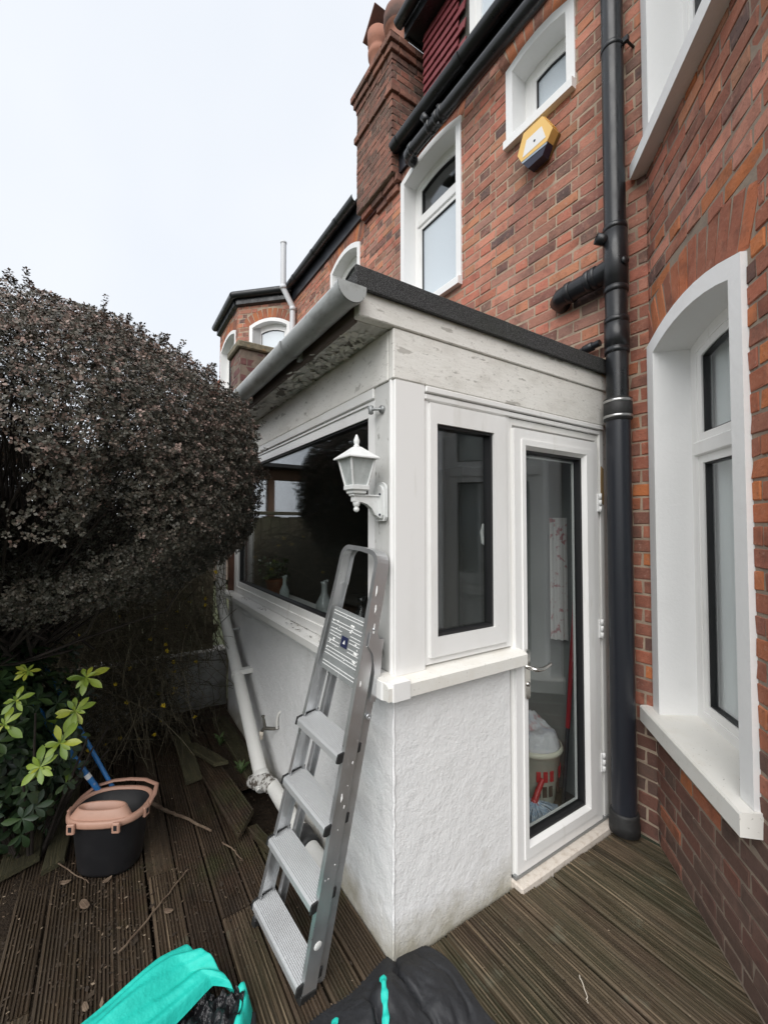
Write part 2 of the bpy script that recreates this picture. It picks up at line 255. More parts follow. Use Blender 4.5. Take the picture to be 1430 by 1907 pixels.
class MB:
    def __init__(s): s.v = []; s.f = []; s.sm = []; s.n = 0
    def add(s, V, F, smooth=False):
        V = np.asarray(V, float); s.v.append(V)
        for f in F: s.f.append([i + s.n for i in f]); s.sm.append(smooth)
        s.n += len(V); return s
    def box(s, x0, x1, y0, y1, z0, z1, b=0.0, M=None):
        h = np.array([(x1-x0)/2, (y1-y0)/2, (z1-z0)/2]); c = np.array([(x0+x1)/2, (y0+y1)/2, (z0+z1)/2])
        if b > 0: V = _cpos(h, min(b, h.min()*.9)); F = _cfaces
        else:
            V = np.array([(x, y, z) for x in (-1, 1) for y in (-1, 1) for z in (-1, 1)])*h
            F = [[0, 1, 3, 2], [4, 6, 7, 5], [0, 4, 5, 1], [2, 3, 7, 6], [0, 2, 6, 4], [1, 5, 7, 3]]
        V = V + c
        if M is not None: V = np.array([tuple(M @ Vector(p)) for p in V])
        return s.add(V, F)
    def tube(s, pts, r, seg=12, cap=True, flat=None, up=None):
        P = np.array(pts, float); n = len(P); rr = np.full(n, r) if np.isscalar(r) else np.array(r, float)
        T = np.gradient(P, axis=0); T /= np.linalg.norm(T, axis=1)[:, None]
        a = np.array(up if up is not None else ((0, 0, 1) if abs(T[0][2]) < .9 else (1, 0, 0)), float)
        V = []
        for i in range(n):
            a = a - (a @ T[i])*T[i]; a /= np.linalg.norm(a); b = np.cross(T[i], a)
            for k in range(seg):
                t = 2*math.pi*k/seg
                V.append(P[i] + rr[i]*(math.cos(t)*a*(flat or 1) + math.sin(t)*b))
        F = [[i*seg+k, i*seg+(k+1) % seg, (i+1)*seg+(k+1) % seg, (i+1)*seg+k] for i in range(n-1) for k in range(seg)]
        s.add(V, F, True)
        if cap:
            s.add([V[k] for k in range(seg)], [list(range(seg))[::-1]]); s.add([V[(n-1)*seg+k] for k in range(seg)], [list(range(seg))])
        return s
    def lathe(s, prof, c=(0, 0, 0), seg=24, axis=None, rot=0.0, smooth=True, sx=1.0, sy=1.0):
        M = Matrix.Identity(3)
        if axis is not None: M = Vector((0, 0, 1)).rotation_difference(Vector(axis)).to_matrix()
        V = []
        for r, z in prof:
            for k in range(seg):
                t = 2*math.pi*k/seg + rot; V.append(M @ Vector((r*math.cos(t)*sx, r*math.sin(t)*sy, z)) + Vector(c))
        n = len(prof)
        F = [[i*seg+k, i*seg+(k+1) % seg, (i+1)*seg+(k+1) % seg, (i+1)*seg+k] for i in range(n-1) for k in range(seg)]
        if prof[0][0] > 1e-6: F.append(list(range(seg))[::-1])
        if prof[-1][0] > 1e-6: F.append([(n-1)*seg+k for k in range(seg)])
        return s.add([tuple(v) for v in V], F, smooth)
    def prism(s, poly, a0, a1, axis='y', smooth=False):
        """poly of 2D points; axis y: (x,z), axis x: (y,z), axis z: (x,y)"""
        n = len(poly)
        def pt(p, a): return {'y': (p[0], a, p[1]), 'x': (a, p[0], p[1]), 'z': (p[0], p[1], a)}[axis]
        V = [pt(p, a0) for p in poly] + [pt(p, a1) for p in poly]
        F = [list(range(n)), list(range(n, 2*n))[::-1]] + [[i, i+n, (i+1) % n+n, (i+1) % n] for i in range(n)]
        return s.add(V, F, smooth)
    def ring(s, po, pi, y0, y1):
        n = len(po); V = [(p[0], y0, p[1]) for p in po] + [(p[0], y0, p[1]) for p in pi] + [(p[0], y1, p[1]) for p in po] + [(p[0], y1, p[1]) for p in pi]
        F = []
        for i in range(n):
            j = (i+1) % n
            F += [[i, j, n+j, n+i], [2*n+i, 3*n+i, 3*n+j, 2*n+j], [i, 2*n+i, 2*n+j, j], [n+i, n+j, 3*n+j, 3*n+i]]
        return s.add(V, F)
    def grid(s, V, nu, nv, smooth=True):
        return s.add(V, [[i*nv+j, i*nv+j+1, (i+1)*nv+j+1, (i+1)*nv+j] for i in range(nu-1) for j in range(nv-1)], smooth)
    def build(s, name, m, parent=None, loc=None, rotz=None, rnd=None, fix=True):
        me = bpy.data.meshes.new(name); V = np.concatenate(s.v) if s.v else np.zeros((0, 3))
        me.from_pydata(V.tolist(), [], s.f); me.update()
        me.polygons.foreach_set('use_smooth', s.sm)
        for mm in (m if isinstance(m, (list, tuple)) else [m]): me.materials.append(MATS[mm] if isinstance(mm, str) else mm)
        if rnd is not None:
            a = me.attributes.new('rnd', 'FLOAT', 'POINT'); a.data.foreach_set('value', np.broadcast_to(np.asarray(rnd, np.float32), (len(V),)).copy())
        if fix:
            import bmesh
            bm = bmesh.new(); bm.from_mesh(me); bmesh.ops.recalc_face_normals(bm, faces=bm.faces); bm.to_mesh(me); bm.free()
        return link(name, me, parent, loc, rotz)
def link(name, me, parent=None, loc=None, rotz=None):
    o = bpy.data.objects.new(name, me); COL.objects.link(o)
    if parent is not None: o.parent = parent
    if loc is not None: o.location = loc
    if rotz is not None: o.rotation_euler = (0, 0, rotz)
    return o
def tag(o, label, cat, group=None):
    o['label'] = label; o['category'] = cat
    if group: o['group'] = group
    return o
def thing(name, label, cat, loc=(0, 0, 0), rotz=0.0, group=None):
    o = bpy.data.objects.new(name, None); COL.objects.link(o); o.location = loc; o.rotation_euler = (0, 0, rotz); o.empty_display_size = .1
    return tag(o, label, cat, group)
def smoothstep(a, b, x): t = np.clip((x-a)/(b-a), 0, 1); return t*t*(3-2*t)

# polygons (x,z)
def arch_poly(u0, u1, zb, zs, rise, n=8):
    if rise <= 0: return [(u0, zb), (u1, zb), (u1, zs), (u0, zs)]
    if u1-u0 < .5: n = 4
    a = (u1-u0)/2; Rr = (a*a+rise*rise)/(2*rise); cz = zs+rise-Rr; cu = (u0+u1)/2; th = math.asin(a/Rr)
    arc = [(cu+Rr*math.sin(th-2*th*k/n), cz+Rr*math.cos(th-2*th*k/n)) for k in range(n+1)]
    return [(u0, zb), (u1, zb)] + arc
def inset(poly, d):
    n = len(poly); out = []
    for i in range(n):
        p0, p1, p2 = np.array(poly[i-1]), np.array(poly[i]), np.array(poly[(i+1) % n])
        e1 = p1-p0; e2 = p2-p1; e1 = e1/np.linalg.norm(e1); e2 = e2/np.linalg.norm(e2)
        n1 = np.array([-e1[1], e1[0]]); n2 = np.array([-e2[1], e2[0]]); k = 1+n1@n2
        out.append(tuple(p1 + d*(n1+n2)/max(k, .2)))
    return out
def clipz(poly, z, keep_below):
    o = []; n = len(poly); ins = (lambda p: p[1] <= z) if keep_below else (lambda p: p[1] >= z)
    for i in range(n):
        a, b = poly[i], poly[(i+1) % n]
        if ins(a): o.append(a)
        if ins(a) != ins(b):
            t = (z-a[1])/(b[1]-a[1]); o.append((a[0]+t*(b[0]-a[0]), z))
    return o

# ------------------------------------------------------------------ brickwork
NV = 22
_bm = {}
def _brick_geo(kind, k):
    L_ = .215 if kind == 'S' else .1025
    r = np.random.default_rng(1000*(kind == 'S') + k)
    V = _cpos(np.array([L_/2, .02, .0325]), .0035); V = V + r.normal(0, .0013, V.shape)
    for c in range(8):                    # chipped corners
        if r.random() < .30: V[c*3:c*3+3] *= np.array([r.uniform(.955, .995), r.uniform(.86, .97), r.uniform(.90, .98)])
    return V, (k + r.random()*.6)/NV
BG = {(kd, k): _brick_geo(kd, k) for kd in 'SH' for k in range(NV)}
def brick_mesh(kind, k, m):
    key = (kind, k, m)
    if key not in _bm:
        V, rv = BG[kind, k]; me = bpy.data.meshes.new('brick'); me.from_pydata(V.tolist(), [], _cfaces); me.update()
        a = me.attributes.new('rnd', 'FLOAT', 'POINT'); a.data.foreach_set('value', np.full(24, rv, np.float32)); me.materials.append(MATS[m]); _bm[key] = me
    return _bm[key]
def lay(u0, u1, z0, z1, holes=(), matf=lambda u, z, kd: 'brick_red', phase=0.0, alt=0, zmin_cut=.02):
    out = []; row = 0; z = z0
    while z < z1 - .02:
        zt = min(z+.065, z1); zm = (z+zt)/2
        spans = [(u0, u1)]
        for h in holes:
            iv = h(zm)
            if not iv: continue
            ns = []
            for a, b in spans:
                if iv[1] <= a or iv[0] >= b: ns.append((a, b)); continue
                if iv[0] > a: ns.append((a, iv[0]))
                if iv[1] < b: ns.append((iv[1], b))
            spans = ns
        u = u0 - .5 + phase + (.16375 if (row+alt) % 2 else 0) ; kd = 'S'
        while u < u1:
            wd = .215 if kd == 'S' else .1025
            for a, b in spans:
                x0, x1 = max(u, a), min(u+wd, b)
                if x1-x0 > .018: out.append((x0, x1, z, zt, matf((x0+x1)/2, zm, kd), 0.0))
            u += wd+.01; kd = 'H' if kd == 'S' else 'S'
        z += .075; row += 1
    return out
def arch_bricks(u0, u1, zs, rise, off, h=.215, m='brick_orange'):
    a = (u1-u0)/2; Rr = (a*a+rise*rise)/(2*rise); cz = zs+rise-Rr; cu = (u0+u1)/2; th = math.asin(a/Rr)+.06/Rr
    r0 = Rr+off+.004; n = int(2*th*(r0+h/2)/.078); out = []
    for k in range(n):
        t = -th + 2*th*(k+.5)/n
        out.append((cu+(r0+h/2)*math.sin(t), cz+(r0+h/2)*math.cos(t), t, h, 2*th*(r0+h*.35)/n-.009, m))
    return out
def arch_hole(u0, u1, zb, zs, rise, off, arch_h=.225):
    a = (u1-u0)/2; cu = (u0+u1)/2
    if rise <= 0: return lambda z: (u0-off, u1+off) if zb-.02 < z < zs+off else None
    Rr = (a*a+rise*rise)/(2*rise); cz = zs+rise-Rr; Ro = Rr+off+arch_h
    def f(z):
        if z < zb-.02 or z > cz+Ro: return None
        if z <= zs: return (u0-off, u1+off)
        q = min(math.sqrt(max(Ro*Ro-(z-cz)**2, 0)), a+off+(z-zs)*.30+.01); return (cu-q, cu+q)
    return f
def place_bricks(parent, recs, arch, origin, theta, limit=300, min_px=0.0):
    """bricks in the plane of the part `parent` (its local x,z; outward -y)"""
    ct, st = math.cos(theta), math.sin(theta); allb = []
    for r in recs: allb.append(('r', (r[0]+r[1])/2, (r[2]+r[3])/2, r))
    for r in arch: allb.append(('a', r[0], r[1], r))
    def score(u, z):
        P = np.array([origin[0]+ct*u, origin[1]+st*u, origin[2]+z]) - CAM_POS
        dz = P@_F
        if dz < .1: return -1
        px, py = FPX*(P@_R2)/dz, FPX*(P@_U2)/dz
        if abs(px) > .52 or abs(py) > .69: return 0.0
        nrm = np.array([st, -ct, 0]); return max(0.001, -(P@nrm)/np.linalg.norm(P))/dz**2
    allb.sort(key=lambda q: -score(q[1], q[2]))
    jV, jF, jM, jR, n = [], [], [], [], 0; mats = []
    for i, (tp, u, z, r) in enumerate(allb):
        if tp == 'r': wd, ht, m, ang = r[1]-r[0], r[3]-r[2], r[4], 0.0
        else: wd, ht, m, ang = r[4], r[3], r[5], r[2]
        kd = 'S' if (tp == 'r' and wd > .13) else 'H'; k = random.randrange(NV)
        L_ = .215 if kd == 'S' else .1025; sc = (wd/L_, 1, ht/.065); yy = .02 - .0025 - random.random()*.0035
        if i < limit and score(u, z) > 0:
            o = bpy.data.objects.new('brick', brick_mesh(kd, k, m)); COL.objects.link(o); o.parent = parent
            o.location = (u, yy, z); o.scale = sc; o.rotation_euler = (random.gauss(0, .006), ang + (random.gauss(0, .003) if tp == 'r' else 0), random.gauss(0, .004))
        else:
            V, rv = BG[kd, k]; V = V*np.array(sc); c, s_ = math.cos(ang), math.sin(ang)
            V = np.stack([V[:, 0]*c+V[:, 2]*s_, V[:, 1], -V[:, 0]*s_+V[:, 2]*c], 1) + np.array([u, yy, z])
            jV.append(V); jR.append(np.full(24, rv)); 
            if m not in mats: mats.append(m)
            mi = mats.index(m)
            for f in _cfaces: jF.append([q+n for q in f]); jM.append(mi)
            n += 24
    if jV:
        me = bpy.data.meshes.new('brickwork'); me.from_pydata(np.concatenate(jV).tolist(), [], jF); me.update()
        a = me.attributes.new('rnd', 'FLOAT', 'POINT'); a.data.foreach_set('value', np.concatenate(jR).astype(np.float32))
        for m in mats: me.materials.append(MATS[m])
        me.polygons.foreach_set('material_index', jM); o = link('brickwork', me, parent); o['kind'] = 'stuff'

def wall_slab(u0, u1, z0, z1, holes, th=.24):
    """mortar-faced slab at local y=0..th; holes: (u0,u1,zb,zs,rise)"""
    mb = MB(); holes = [(h[0]-.012, h[1]+.012, h[2]-.012, h[3], h[4]+.012 if h[4] else .012) for h in holes]
    us = sorted({u0, u1} | {v for h in holes for v in (max(u0, h[0]), min(u1, h[1]))}); zs = sorted({z0, z1} | {v for h in holes for v in (max(z0, h[2]), min(z1, h[3]+h[4]))})
    for a, b in zip(us[:-1], us[1:]):
        for c, d in zip(zs[:-1], zs[1:]):
            um, zm = (a+b)/2, (c+d)/2
            if any(h[0] < um < h[1] and h[2] < zm < h[3]+h[4] for h in holes): continue
            mb.box(a, b, 0, th, c, d)
    for h in holes:
        if h[4] > 0 and h[3]+h[4] <= z1+1e-6:
            ar = arch_poly(*h)[2:]
            for p, q in zip(ar[:-1], ar[1:]): mb.prism([p, q, (q[0], h[3]+h[4]), (p[0], h[3]+h[4])], 0, th)
    return mb

def arched_window(root, loc, rotz, u0, u1, zb, zs, rise, bw=.06, rd=.13, transom=None, sill=True, pane_up='glass_clear', pane_low='glass_clear', sill_out=.05, sill_h=.07,
                  blind=True, surround='masonry_paint', room=True, sill_mat='masonry_paint', fw=.055, proud=.016, sill_ext=.03, blind_mat='curtain_grey', sill_len=None, curtain_cov=.75):
    """window part (its uPVC outer frame) with surround, sill, sash, panes, room behind"""
    op = arch_poly(u0, u1, zb, zs, rise)
    fr = MB().ring(op, inset(op, fw), rd, rd+.06).build('window', 'upvc', root, loc, rotz)
    oo = inset(op, -bw); oo = [(x, max(z, zb)) for x, z in oo]
    sb = MB(); n = len(op)
    # band (three sides) and reveal
    V = [(p[0], -proud, p[1]) for p in oo] + [(p[0], -proud, p[1]) for p in op] + [(p[0], rd+.02, p[1]) for p in op] + [(p[0], .02, p[1]) for p in oo]
    F = []
    for i in range(1, n):
        j = (i+1) % n
        F += [[i, j, n+j, n+i], [n+i, n+j, 2*n+j, 2*n+i], [3*n+i, 3*n+j, j, i]]
    sb.add(V, F).build('surround', surround, fr)
    if sill:
        s0, s1 = (u0-bw-sill_ext, u1+bw+sill_ext) if sill_len is None else sill_len
        sm = MB().prism([(-sill_out, zb-sill_h), (-sill_out, zb-.012), (-sill_out+.006, zb-.004), (rd+.02, zb+.012), (rd+.02, zb-sill_h), (-.012, zb-sill_h)], s0, s1, 'x')
        sm.build('sill', sill_mat, fr)
    gi = inset(op, fw)
    segs = []
    if transom:
        MB().box(u0+fw*.6, u1-fw*.6, rd-.012, rd+.05, transom-.035, transom+.035, .006).build('transom', 'upvc', fr)
        segs = [(clipz(gi, transom-.035, True), pane_low), (clipz(gi, transom+.035, False), pane_up)]
    else: segs = [(gi, pane_low)]
    for pl, gm in segs:
        inn = inset(pl, .038)
        MB().ring(pl, inn, rd+.004, rd+.05).build('sash', 'upvc', fr)
        MB().ring(inn, inset(inn, .007), rd+.012, rd+.045).build('gasket', 'gasket', fr)
        MB().prism(inset(inn, -.004), rd+.026, rd+.034).build('pane', gm, fr)
    if room:
        d = .9; rb = MB(); a, b, c, e = u0-.35, u1+.35, zb-.3, zs+rise+.25
        V = [(a, rd+.09, c), (b, rd+.09, c), (b, rd+.09, e), (a, rd+.09, e), (a, d, c), (b, d, c), (b, d, e), (a, d, e)]
        rb.add(V, [[0, 1, 5, 4], [1, 2, 6, 5], [2, 3, 7, 6], [3, 0, 4, 7], [4, 5, 6, 7]]).build('room_wall', 'room_dim', fr, fix=False)
    if blind:
        # soft folds of net curtain behind the pane
        nu, nv = 41, 2; cw = (u1-u0)*curtain_cov; V = []
        for i in range(nu):
            u = u0 + cw*i/(nu-1)
            for j in range(nv): V.append((u, rd+.085+.012*math.sin(u*60)+.006*math.sin(u*23), zb+.02 if j == 0 else zs+rise-.02))
        MB().grid(V, nu, nv).build('curtain', blind_mat, fr, fix=False)
    return fr

def half_gutter(mb, x0, x1, y, z, r, t=.004, seg=12, up=.008):
    """half-round gutter along x, open at top"""
    prof = [(y-r, z+up)] + [(y-r*math.cos(math.pi*k/seg), z-r*math.sin(math.pi*k/seg)) for k in range(seg+1)] + [(y+r, z+up)]
    ri = r-t; prof2 = [(y+ri, z+up)] + [(y+ri*math.cos(math.pi*k/seg), z-ri*math.sin(math.pi*k/seg)) for k in range(seg+1)] + [(y-ri, z+up)]
    pr = prof+prof2; n = len(pr)
    V = [(x0, a, b) for a, b in pr] + [(x1, a, b) for a, b in pr]
    mb.add(V, [[i, (i+1) % n, n+(i+1) % n, n+i] for i in range(n)], True); return mb

# ================================================================== SETTING
D, XB = 1.50, 0.246
gb = MB(); gb.add([(-40, -60, -.16), (40, -60, -.16), (40, 40, -.16), (-40, 40, -.16)], [[0, 1, 2, 3]])
g = gb.build('ground', 'grass_ground'); g['kind'] = 'structure'
nx = 70; V = []
for i in range(nx):
    for j in range(nx):
        x = -3.1 + 6.0*i/(nx-1); y = -3.0 + 3.2*j/(nx-1)
        V.append((x, y, -.075 + .018*math.sin(7*x+1.3*y)*math.sin(5.1*y) + rng.normal(0, .006)))
so = MB().grid(V, nx, nx).build('soil_bed', 'soil', fix=False); so['kind'] = 'structure'

# ------------------------------------------------------------------ house rear wall
house = thing('brick_house', 'red brick rear wall of the house with two white arched upper windows and black gutter', 'house', (0, D, 0))
W1 = (-1.99, -1.245, 3.72, 5.045, .06); W2 = (-.645, -.215, 4.47, 4.965, .038)
wl = wall_slab(-2.80, XB, 0, 5.42, [W1, W2]).build('wall', 'mortar', house)
def hm(u, z, kd):
    if u > -.02 and z < .62: return 'brick_plinth'
    if u > -.05 and z < 2.9: return 'brick_bay'
    return 'brick_red'
recs = lay(-2.80, XB-.002, 0.012, 5.40, [arch_hole(*W1, .055), arch_hole(*W2, .055), lambda z: (-3, -.0) if z < 2.45 else None,
      lambda z: (-3, -2.66) if z < 3.2 else None], hm, phase=.07)
ab = arch_bricks(*W1[:2], W1[3], W1[4], .06) + arch_bricks(*W2[:2], W2[3], W2[4], .06)
place_bricks(wl, recs, ab, (0, D, 0), 0.0, 300)
arched_window(house, (0, 0, 0), 0, *W1, bw=.06, rd=.13, transom=4.66, pane_low='glass_frosted', blind=False, sill_ext=.0, blind_mat='curtain_grey')
arched_window(house, (0, 0, 0), 0, *W2, bw=.06, rd=.13, pane_low='glass_frosted', blind=False, sill_ext=.0)
MB().box(-2.06, XB+.3, -.03, .0, 5.20, 5.45).build('fascia_board', 'black_painted', house)
gt = MB(); half_gutter(gt, -2.05, XB+.6, -.095, 5.435, .06)
gt.prism([(-.155, 5.443)] + [(-.095-.06*math.cos(math.pi*k/10), 5.435-.06*math.sin(math.pi*k/10)) for k in range(11)] + [(-.035, 5.443)], -2.056, -2.05, 'x')
for x in (-1.98, -1.1, -.3): half_gutter(gt, x-.03, x+.03, -.095, 5.433, .066)
gt.build('gutter', 'black_plastic', house)
# roof slope
MB().add([(-2.8, -.06, 5.47), (3.0, -.06, 5.47), (3.0, 3.0, 8.3), (-2.8, 3.0, 8.3), (-2.8, -.06, 5.44), (3.0, -.06, 5.44), (3.0, 3.0, 8.27), (-2.8, 3.0, 8.27)],
         [[0, 1, 2, 3], [7, 6, 5, 4], [0, 4, 5, 1], [0, 3, 7, 4], [1, 5, 6, 2]]).build('roof', 'slate', house)
# dormer clad with painted tiles
dm = MB().box(-1.93, 2.6, .205, 1.6, 5.5, 6.66).build('dormer', 'interior_dark', house)
tmesh = {}
for k in range(6):
    r_ = np.random.default_rng(k); V = _cpos(np.array([.083, .008, .058]), .003) + r_.normal(0, .0012, (24, 3)); V[:, 1] += (V[:, 2])*.22
    me = bpy.data.meshes.new('tile'); me.from_pydata(V.tolist(), [], _cfaces); me.update(); me.materials.append(MATS['painted_tile']); tmesh[k] = me
for r_ in range(13):
    z = 5.52 + r_*.088; x = -1.92 + (.0 if r_ % 2 else -.0); k = 0
    off = .084 if r_ % 2 else 0
    while x < -1.43:
        wdt = .168
        if k == 0 and off: wdt = .084
        o = bpy.data.objects.new('tile', tmesh[random.randrange(6)]); COL.objects.link(o); o.parent = dm
        o.location = (x+wdt/2, .185, z+.04); o.scale = (wdt/.168, 1, 1); o.rotation_euler = (0, random.gauss(0, .006), 0); x += wdt+.002; k += 1
dw = MB().ring([(-1.26, 5.75), (-.2, 5.75), (-.2, 6.62), (-1.26, 6.62)], [(-1.19, 5.82), (-.27, 5.82), (-.27, 6.55), (-1.19, 6.55)], .17, .24).build('window', 'upvc', house)
MB().ring([(-1.19, 5.82), (-.74, 5.82), (-.74, 6.55), (-1.19, 6.55)], [(-1.13, 5.88), (-.80, 5.88), (-.80, 6.49), (-1.13, 6.49)], .175, .22).build('sash', 'upvc', dw)
MB().box(-1.13, -.80, .193, .203, 5.88, 6.49).build('pane', 'glass_frosted', dw)
dr = MB(); dr.box(-2.03, 2.7, .05, 1.7, 6.66, 6.70); dr.box(-2.03, 2.7, .03, .05, 6.64, 6.80); dr.box(-2.05, -2.03, .03, 1.7, 6.64, 6.80); half_gutter(dr, -2.07, 2.6, -.03, 6.77, .055)
dr.build('dormer_roof', 'black_plastic', house)

# ------------------------------------------------------------------ bay
bay = thing('brick_bay', 'dark red brick bay side wall with white arched windows on the right', 'bay wall', (XB, D, 0), R(-45))
BL = 1.03
B1 = (.09, .755, .70, 2.55, .055); B2 = (.09, .755, 3.66, 5.35, .10)
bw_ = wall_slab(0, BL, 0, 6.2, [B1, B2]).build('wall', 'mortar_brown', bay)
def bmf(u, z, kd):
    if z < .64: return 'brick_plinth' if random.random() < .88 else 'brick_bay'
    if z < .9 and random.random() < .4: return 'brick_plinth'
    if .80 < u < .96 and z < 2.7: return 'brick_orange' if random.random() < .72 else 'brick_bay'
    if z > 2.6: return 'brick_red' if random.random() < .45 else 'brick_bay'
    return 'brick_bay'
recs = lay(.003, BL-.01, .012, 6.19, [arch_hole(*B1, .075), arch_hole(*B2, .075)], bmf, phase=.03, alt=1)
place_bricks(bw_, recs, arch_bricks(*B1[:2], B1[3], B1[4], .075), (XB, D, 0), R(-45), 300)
arched_window(bay, (0, 0, 0), 0, *B1, bw=.075, rd=.15, transom=2.03, pane_up='glass_bay', pane_low='glass_bay', sill_out=.07, sill_h=.085, sill_mat='sill_cream', sill_len=(-.03, .84), proud=.022, curtain_cov=.98)
arched_window(bay, (0, 0, 0), 0, *B2, bw=.075, rd=.15, transom=4.75, pane_up='glass_bay', pane_low='glass_bay', sill_out=.075, sill_h=.09, sill_len=(-.03, .84), proud=.022)
fw_ = wall_slab(0, 2.4, 0, 6.2, [(.35, 2.0, .7, 2.6, 0), (.35, 2.0, 3.7, 5.4, 0)])
fo = fw_.build('front_wall', 'mortar_brown', bay, (BL, 0, 0), R(45))
place_bricks(fo, lay(.012, 2.4, .012, 6.19, [arch_hole(.35, 2.0, .7, 2.6, 0, .02), arch_hole(.35, 2.0, 3.7, 5.4, 0, .02)], bmf), [], (XB+BL*.7071, D-BL*.7071, 0), 0, 0)
for z0, z1 in ((.7, 2.6), (3.7, 5.4)):
    q = MB().ring([(.35, z0), (2.0, z0), (2.0, z1), (.35, z1)], [(.42, z0+.07), (1.93, z0+.07), (1.93, z1-.07), (.42, z1-.07)], .1, .16).build('window', 'upvc', bay, (BL, 0, 0), R(45))
    MB().box(.42, 1.93, .125, .13, z0+.07, z1-.07).build('pane', 'glass_bay', q)
    MB().box(.36, 1.99, .3, .32, z0, z1).build('curtain', 'curtain_grey', q)

# ------------------------------------------------------------------ chimney
CX0, CX1, CY = -2.785, -2.07, D-.105
chim = thing('chimney_stack', 'weathered brick chimney stack with two clay pots beside the dormer', 'chimney', (CX0, CY, 5.0))
cw, cdp = CX1-CX0, .43
ck = MB(); ck.box(.012, cw-.012, .012, cdp, .19, 1.58)
core = ck.build('stack', 'mortar_dark', chim)
cs = core
cmf = lambda u, z, kd: 'brick_chimney'
# front face
ff = MB().box(.0, cw, .0, .012, .195, 1.36).build('front_face', 'mortar_dark', chim)
place_bricks(ff, lay(0, cw, .2, 1.36, [], cmf, phase=.1), [], (CX0, CY, 5.0), 0, 200)
sf = MB().box(0, cdp, 0, .012, .195, 1.36).build('side_face', 'mortar_dark', chim, (cw, 0, 0), R(90))
place_bricks(sf, lay(0, cdp, .2, 1.36, [], cmf, phase=.22, alt=1), [], (CX1, CY, 5.0), R(90), 90)
# projecting band, corbelled crown, corbels below: rings of brick
def ring_course(z, e, h=.068, name='brick'):
    x = -e
    for (ox, oy, th, ln) in ((-e, -e, 0, cw+2*e), (cw+e, -e, R(90), cdp+e)):
        u = 0.0; sw = random.random() < .5
        while u < ln-.02:
            wd = min(.215 if sw else .1025, ln-u); sw = not sw
            o = bpy.data.objects.new('brick', brick_mesh('S' if wd > .13 else 'H', random.randrange(NV), 'brick_chimney')); COL.objects.link(o); o.parent = core
            c, s_ = math.cos(th), math.sin(th); dep = .045
            o.location = (ox + c*(u+wd/2) - s_*dep*.5, oy + s_*(u+wd/2) + c*dep*.5, z+h/2); o.rotation_euler = (0, 0, th)
            o.scale = ((wd-.006)/(.215 if wd > .13 else .1025), dep/.04, h/.065); u += wd+.004
ring_course(1.02, .03); ring_course(1.36, .012); ring_course(1.435, .035); ring_course(1.51, .06)
MB().box(-.0, cw, 0, cdp, 1.36, 1.58).box(-.05, cw+.05, -.05, cdp+.05, 1.53, 1.585, .006).build('crown', 'mortar_dark', chim)
fl = MB(); n = 18; V = []
for i in range(n):
    for j in range(n):
        x = -.055+(cw+.11)*i/(n-1); y = -.055+(cdp+.11)*j/(n-1); ed = min(i, j, n-1-i, n-1-j)/(n/2)
        V.append((x, y, 1.585 + .07*min(1, ed*1.8) + rng.normal(0, .007)*(ed > 0)))
fl.grid(V, n, n).build('flaunching', 'cement_flaunch', chim, fix=False)
for x0, x1, z, y in ((.0, cw, .125, .03), (.10, .245, .125, .0), ):
    pass
for kx, (z, e0) in enumerate(((.12, .035), (.045, .07))):      # corbel courses under the stack
    x = .03 if kx == 0 else .30
    while x < (cw+.03 if kx == 0 else .52):
        wd = .215 if kx == 0 else .2
        wd = min(wd, cw+.03-x)
        if wd < .05: break
        o = bpy.data.objects.new('brick', brick_mesh('S', random.randrange(NV), 'brick_chimney')); COL.objects.link(o); o.parent = core
        o.location = (x+wd/2, e0+.045, z+.035); o.scale = (wd/.215*.97, 2.2, 1.05); x += wd+.006
MB().box(.04, cw-.02, .075, .11, .10, .2).build('corbel_core', 'brick_purple', chim)
p1 = MB().lathe([(.125, 1.60), (.118, 1.66), (.108, 1.86), (.106, 1.93), (.125, 1.95), (.150, 1.98), (.158, 2.04), (.155, 2.12), (.14, 2.17), (.12, 2.18), (.10, 2.14)], (.53, .205, 0), 28)
p1.build('chimney_pot', 'terracotta', chim)
MB().lathe([(.127, 1.955), (.152, 1.982), (.160, 2.04), (.157, 2.12), (.142, 2.174)], (.53, .205, 0), 28).build('pot_rim', 'terracotta_dark', chim)
p2 = MB().lathe([(.115, 1.60), (.105, 1.75), (.10, 2.02), (.116, 2.04), (.12, 2.10), (.106, 2.115), (.104, 2.16), (.122, 2.19), (.126, 2.33), (.11, 2.34), (.06, 2.34)], (.125, .205, 0), 26).build('chimney_pot', 'terracotta', chim)
Mx = Matrix.Translation((.125, .205, 2.43)) @ Matrix.Rotation(R(-38), 4, 'Y')
MB().box(-.19, .15, -.12, .12, -.012, .012, .004, Mx).build('slate_cap', 'terracotta_dark', p2)

# ------------------------------------------------------------------ neighbour
ngh = thing('neighbour_house', 'neighbouring red brick house with canted bay and black eaves gutter behind the porch', 'house', (-2.80, D, 0))
W3 = (-.80, -.14, 3.9, 4.94, .09)
nw = wall_slab(-2.25, 0, 0, 5.42, [W3]).build('wall', 'mortar', ngh)
place_bricks(nw, lay(-2.25, -.006, 3.2, 5.4, [arch_hole(*W3, .055)], lambda u, z, k: 'brick_red'), arch_bricks(*W3[:2], W3[3], W3[4], .06), (-2.8, D, 0), 0, 160)
arched_window(ngh, (0, 0, 0), 0, *W3, bw=.06, rd=.12, blind=True, sill_ext=0)
MB().box(-2.3, -.01, -.03, 0, 5.22, 5.45).build('fascia_board', 'black_painted', ngh)
ng = MB(); half_gutter(ng, -2.24, -.02, -.095, 5.435, .06)
for x in (-.5, -1.2, -1.9): half_gutter(ng, x-.03, x+.03, -.095, 5.433, .066)
ng.build('gutter', 'black_plastic', ngh)
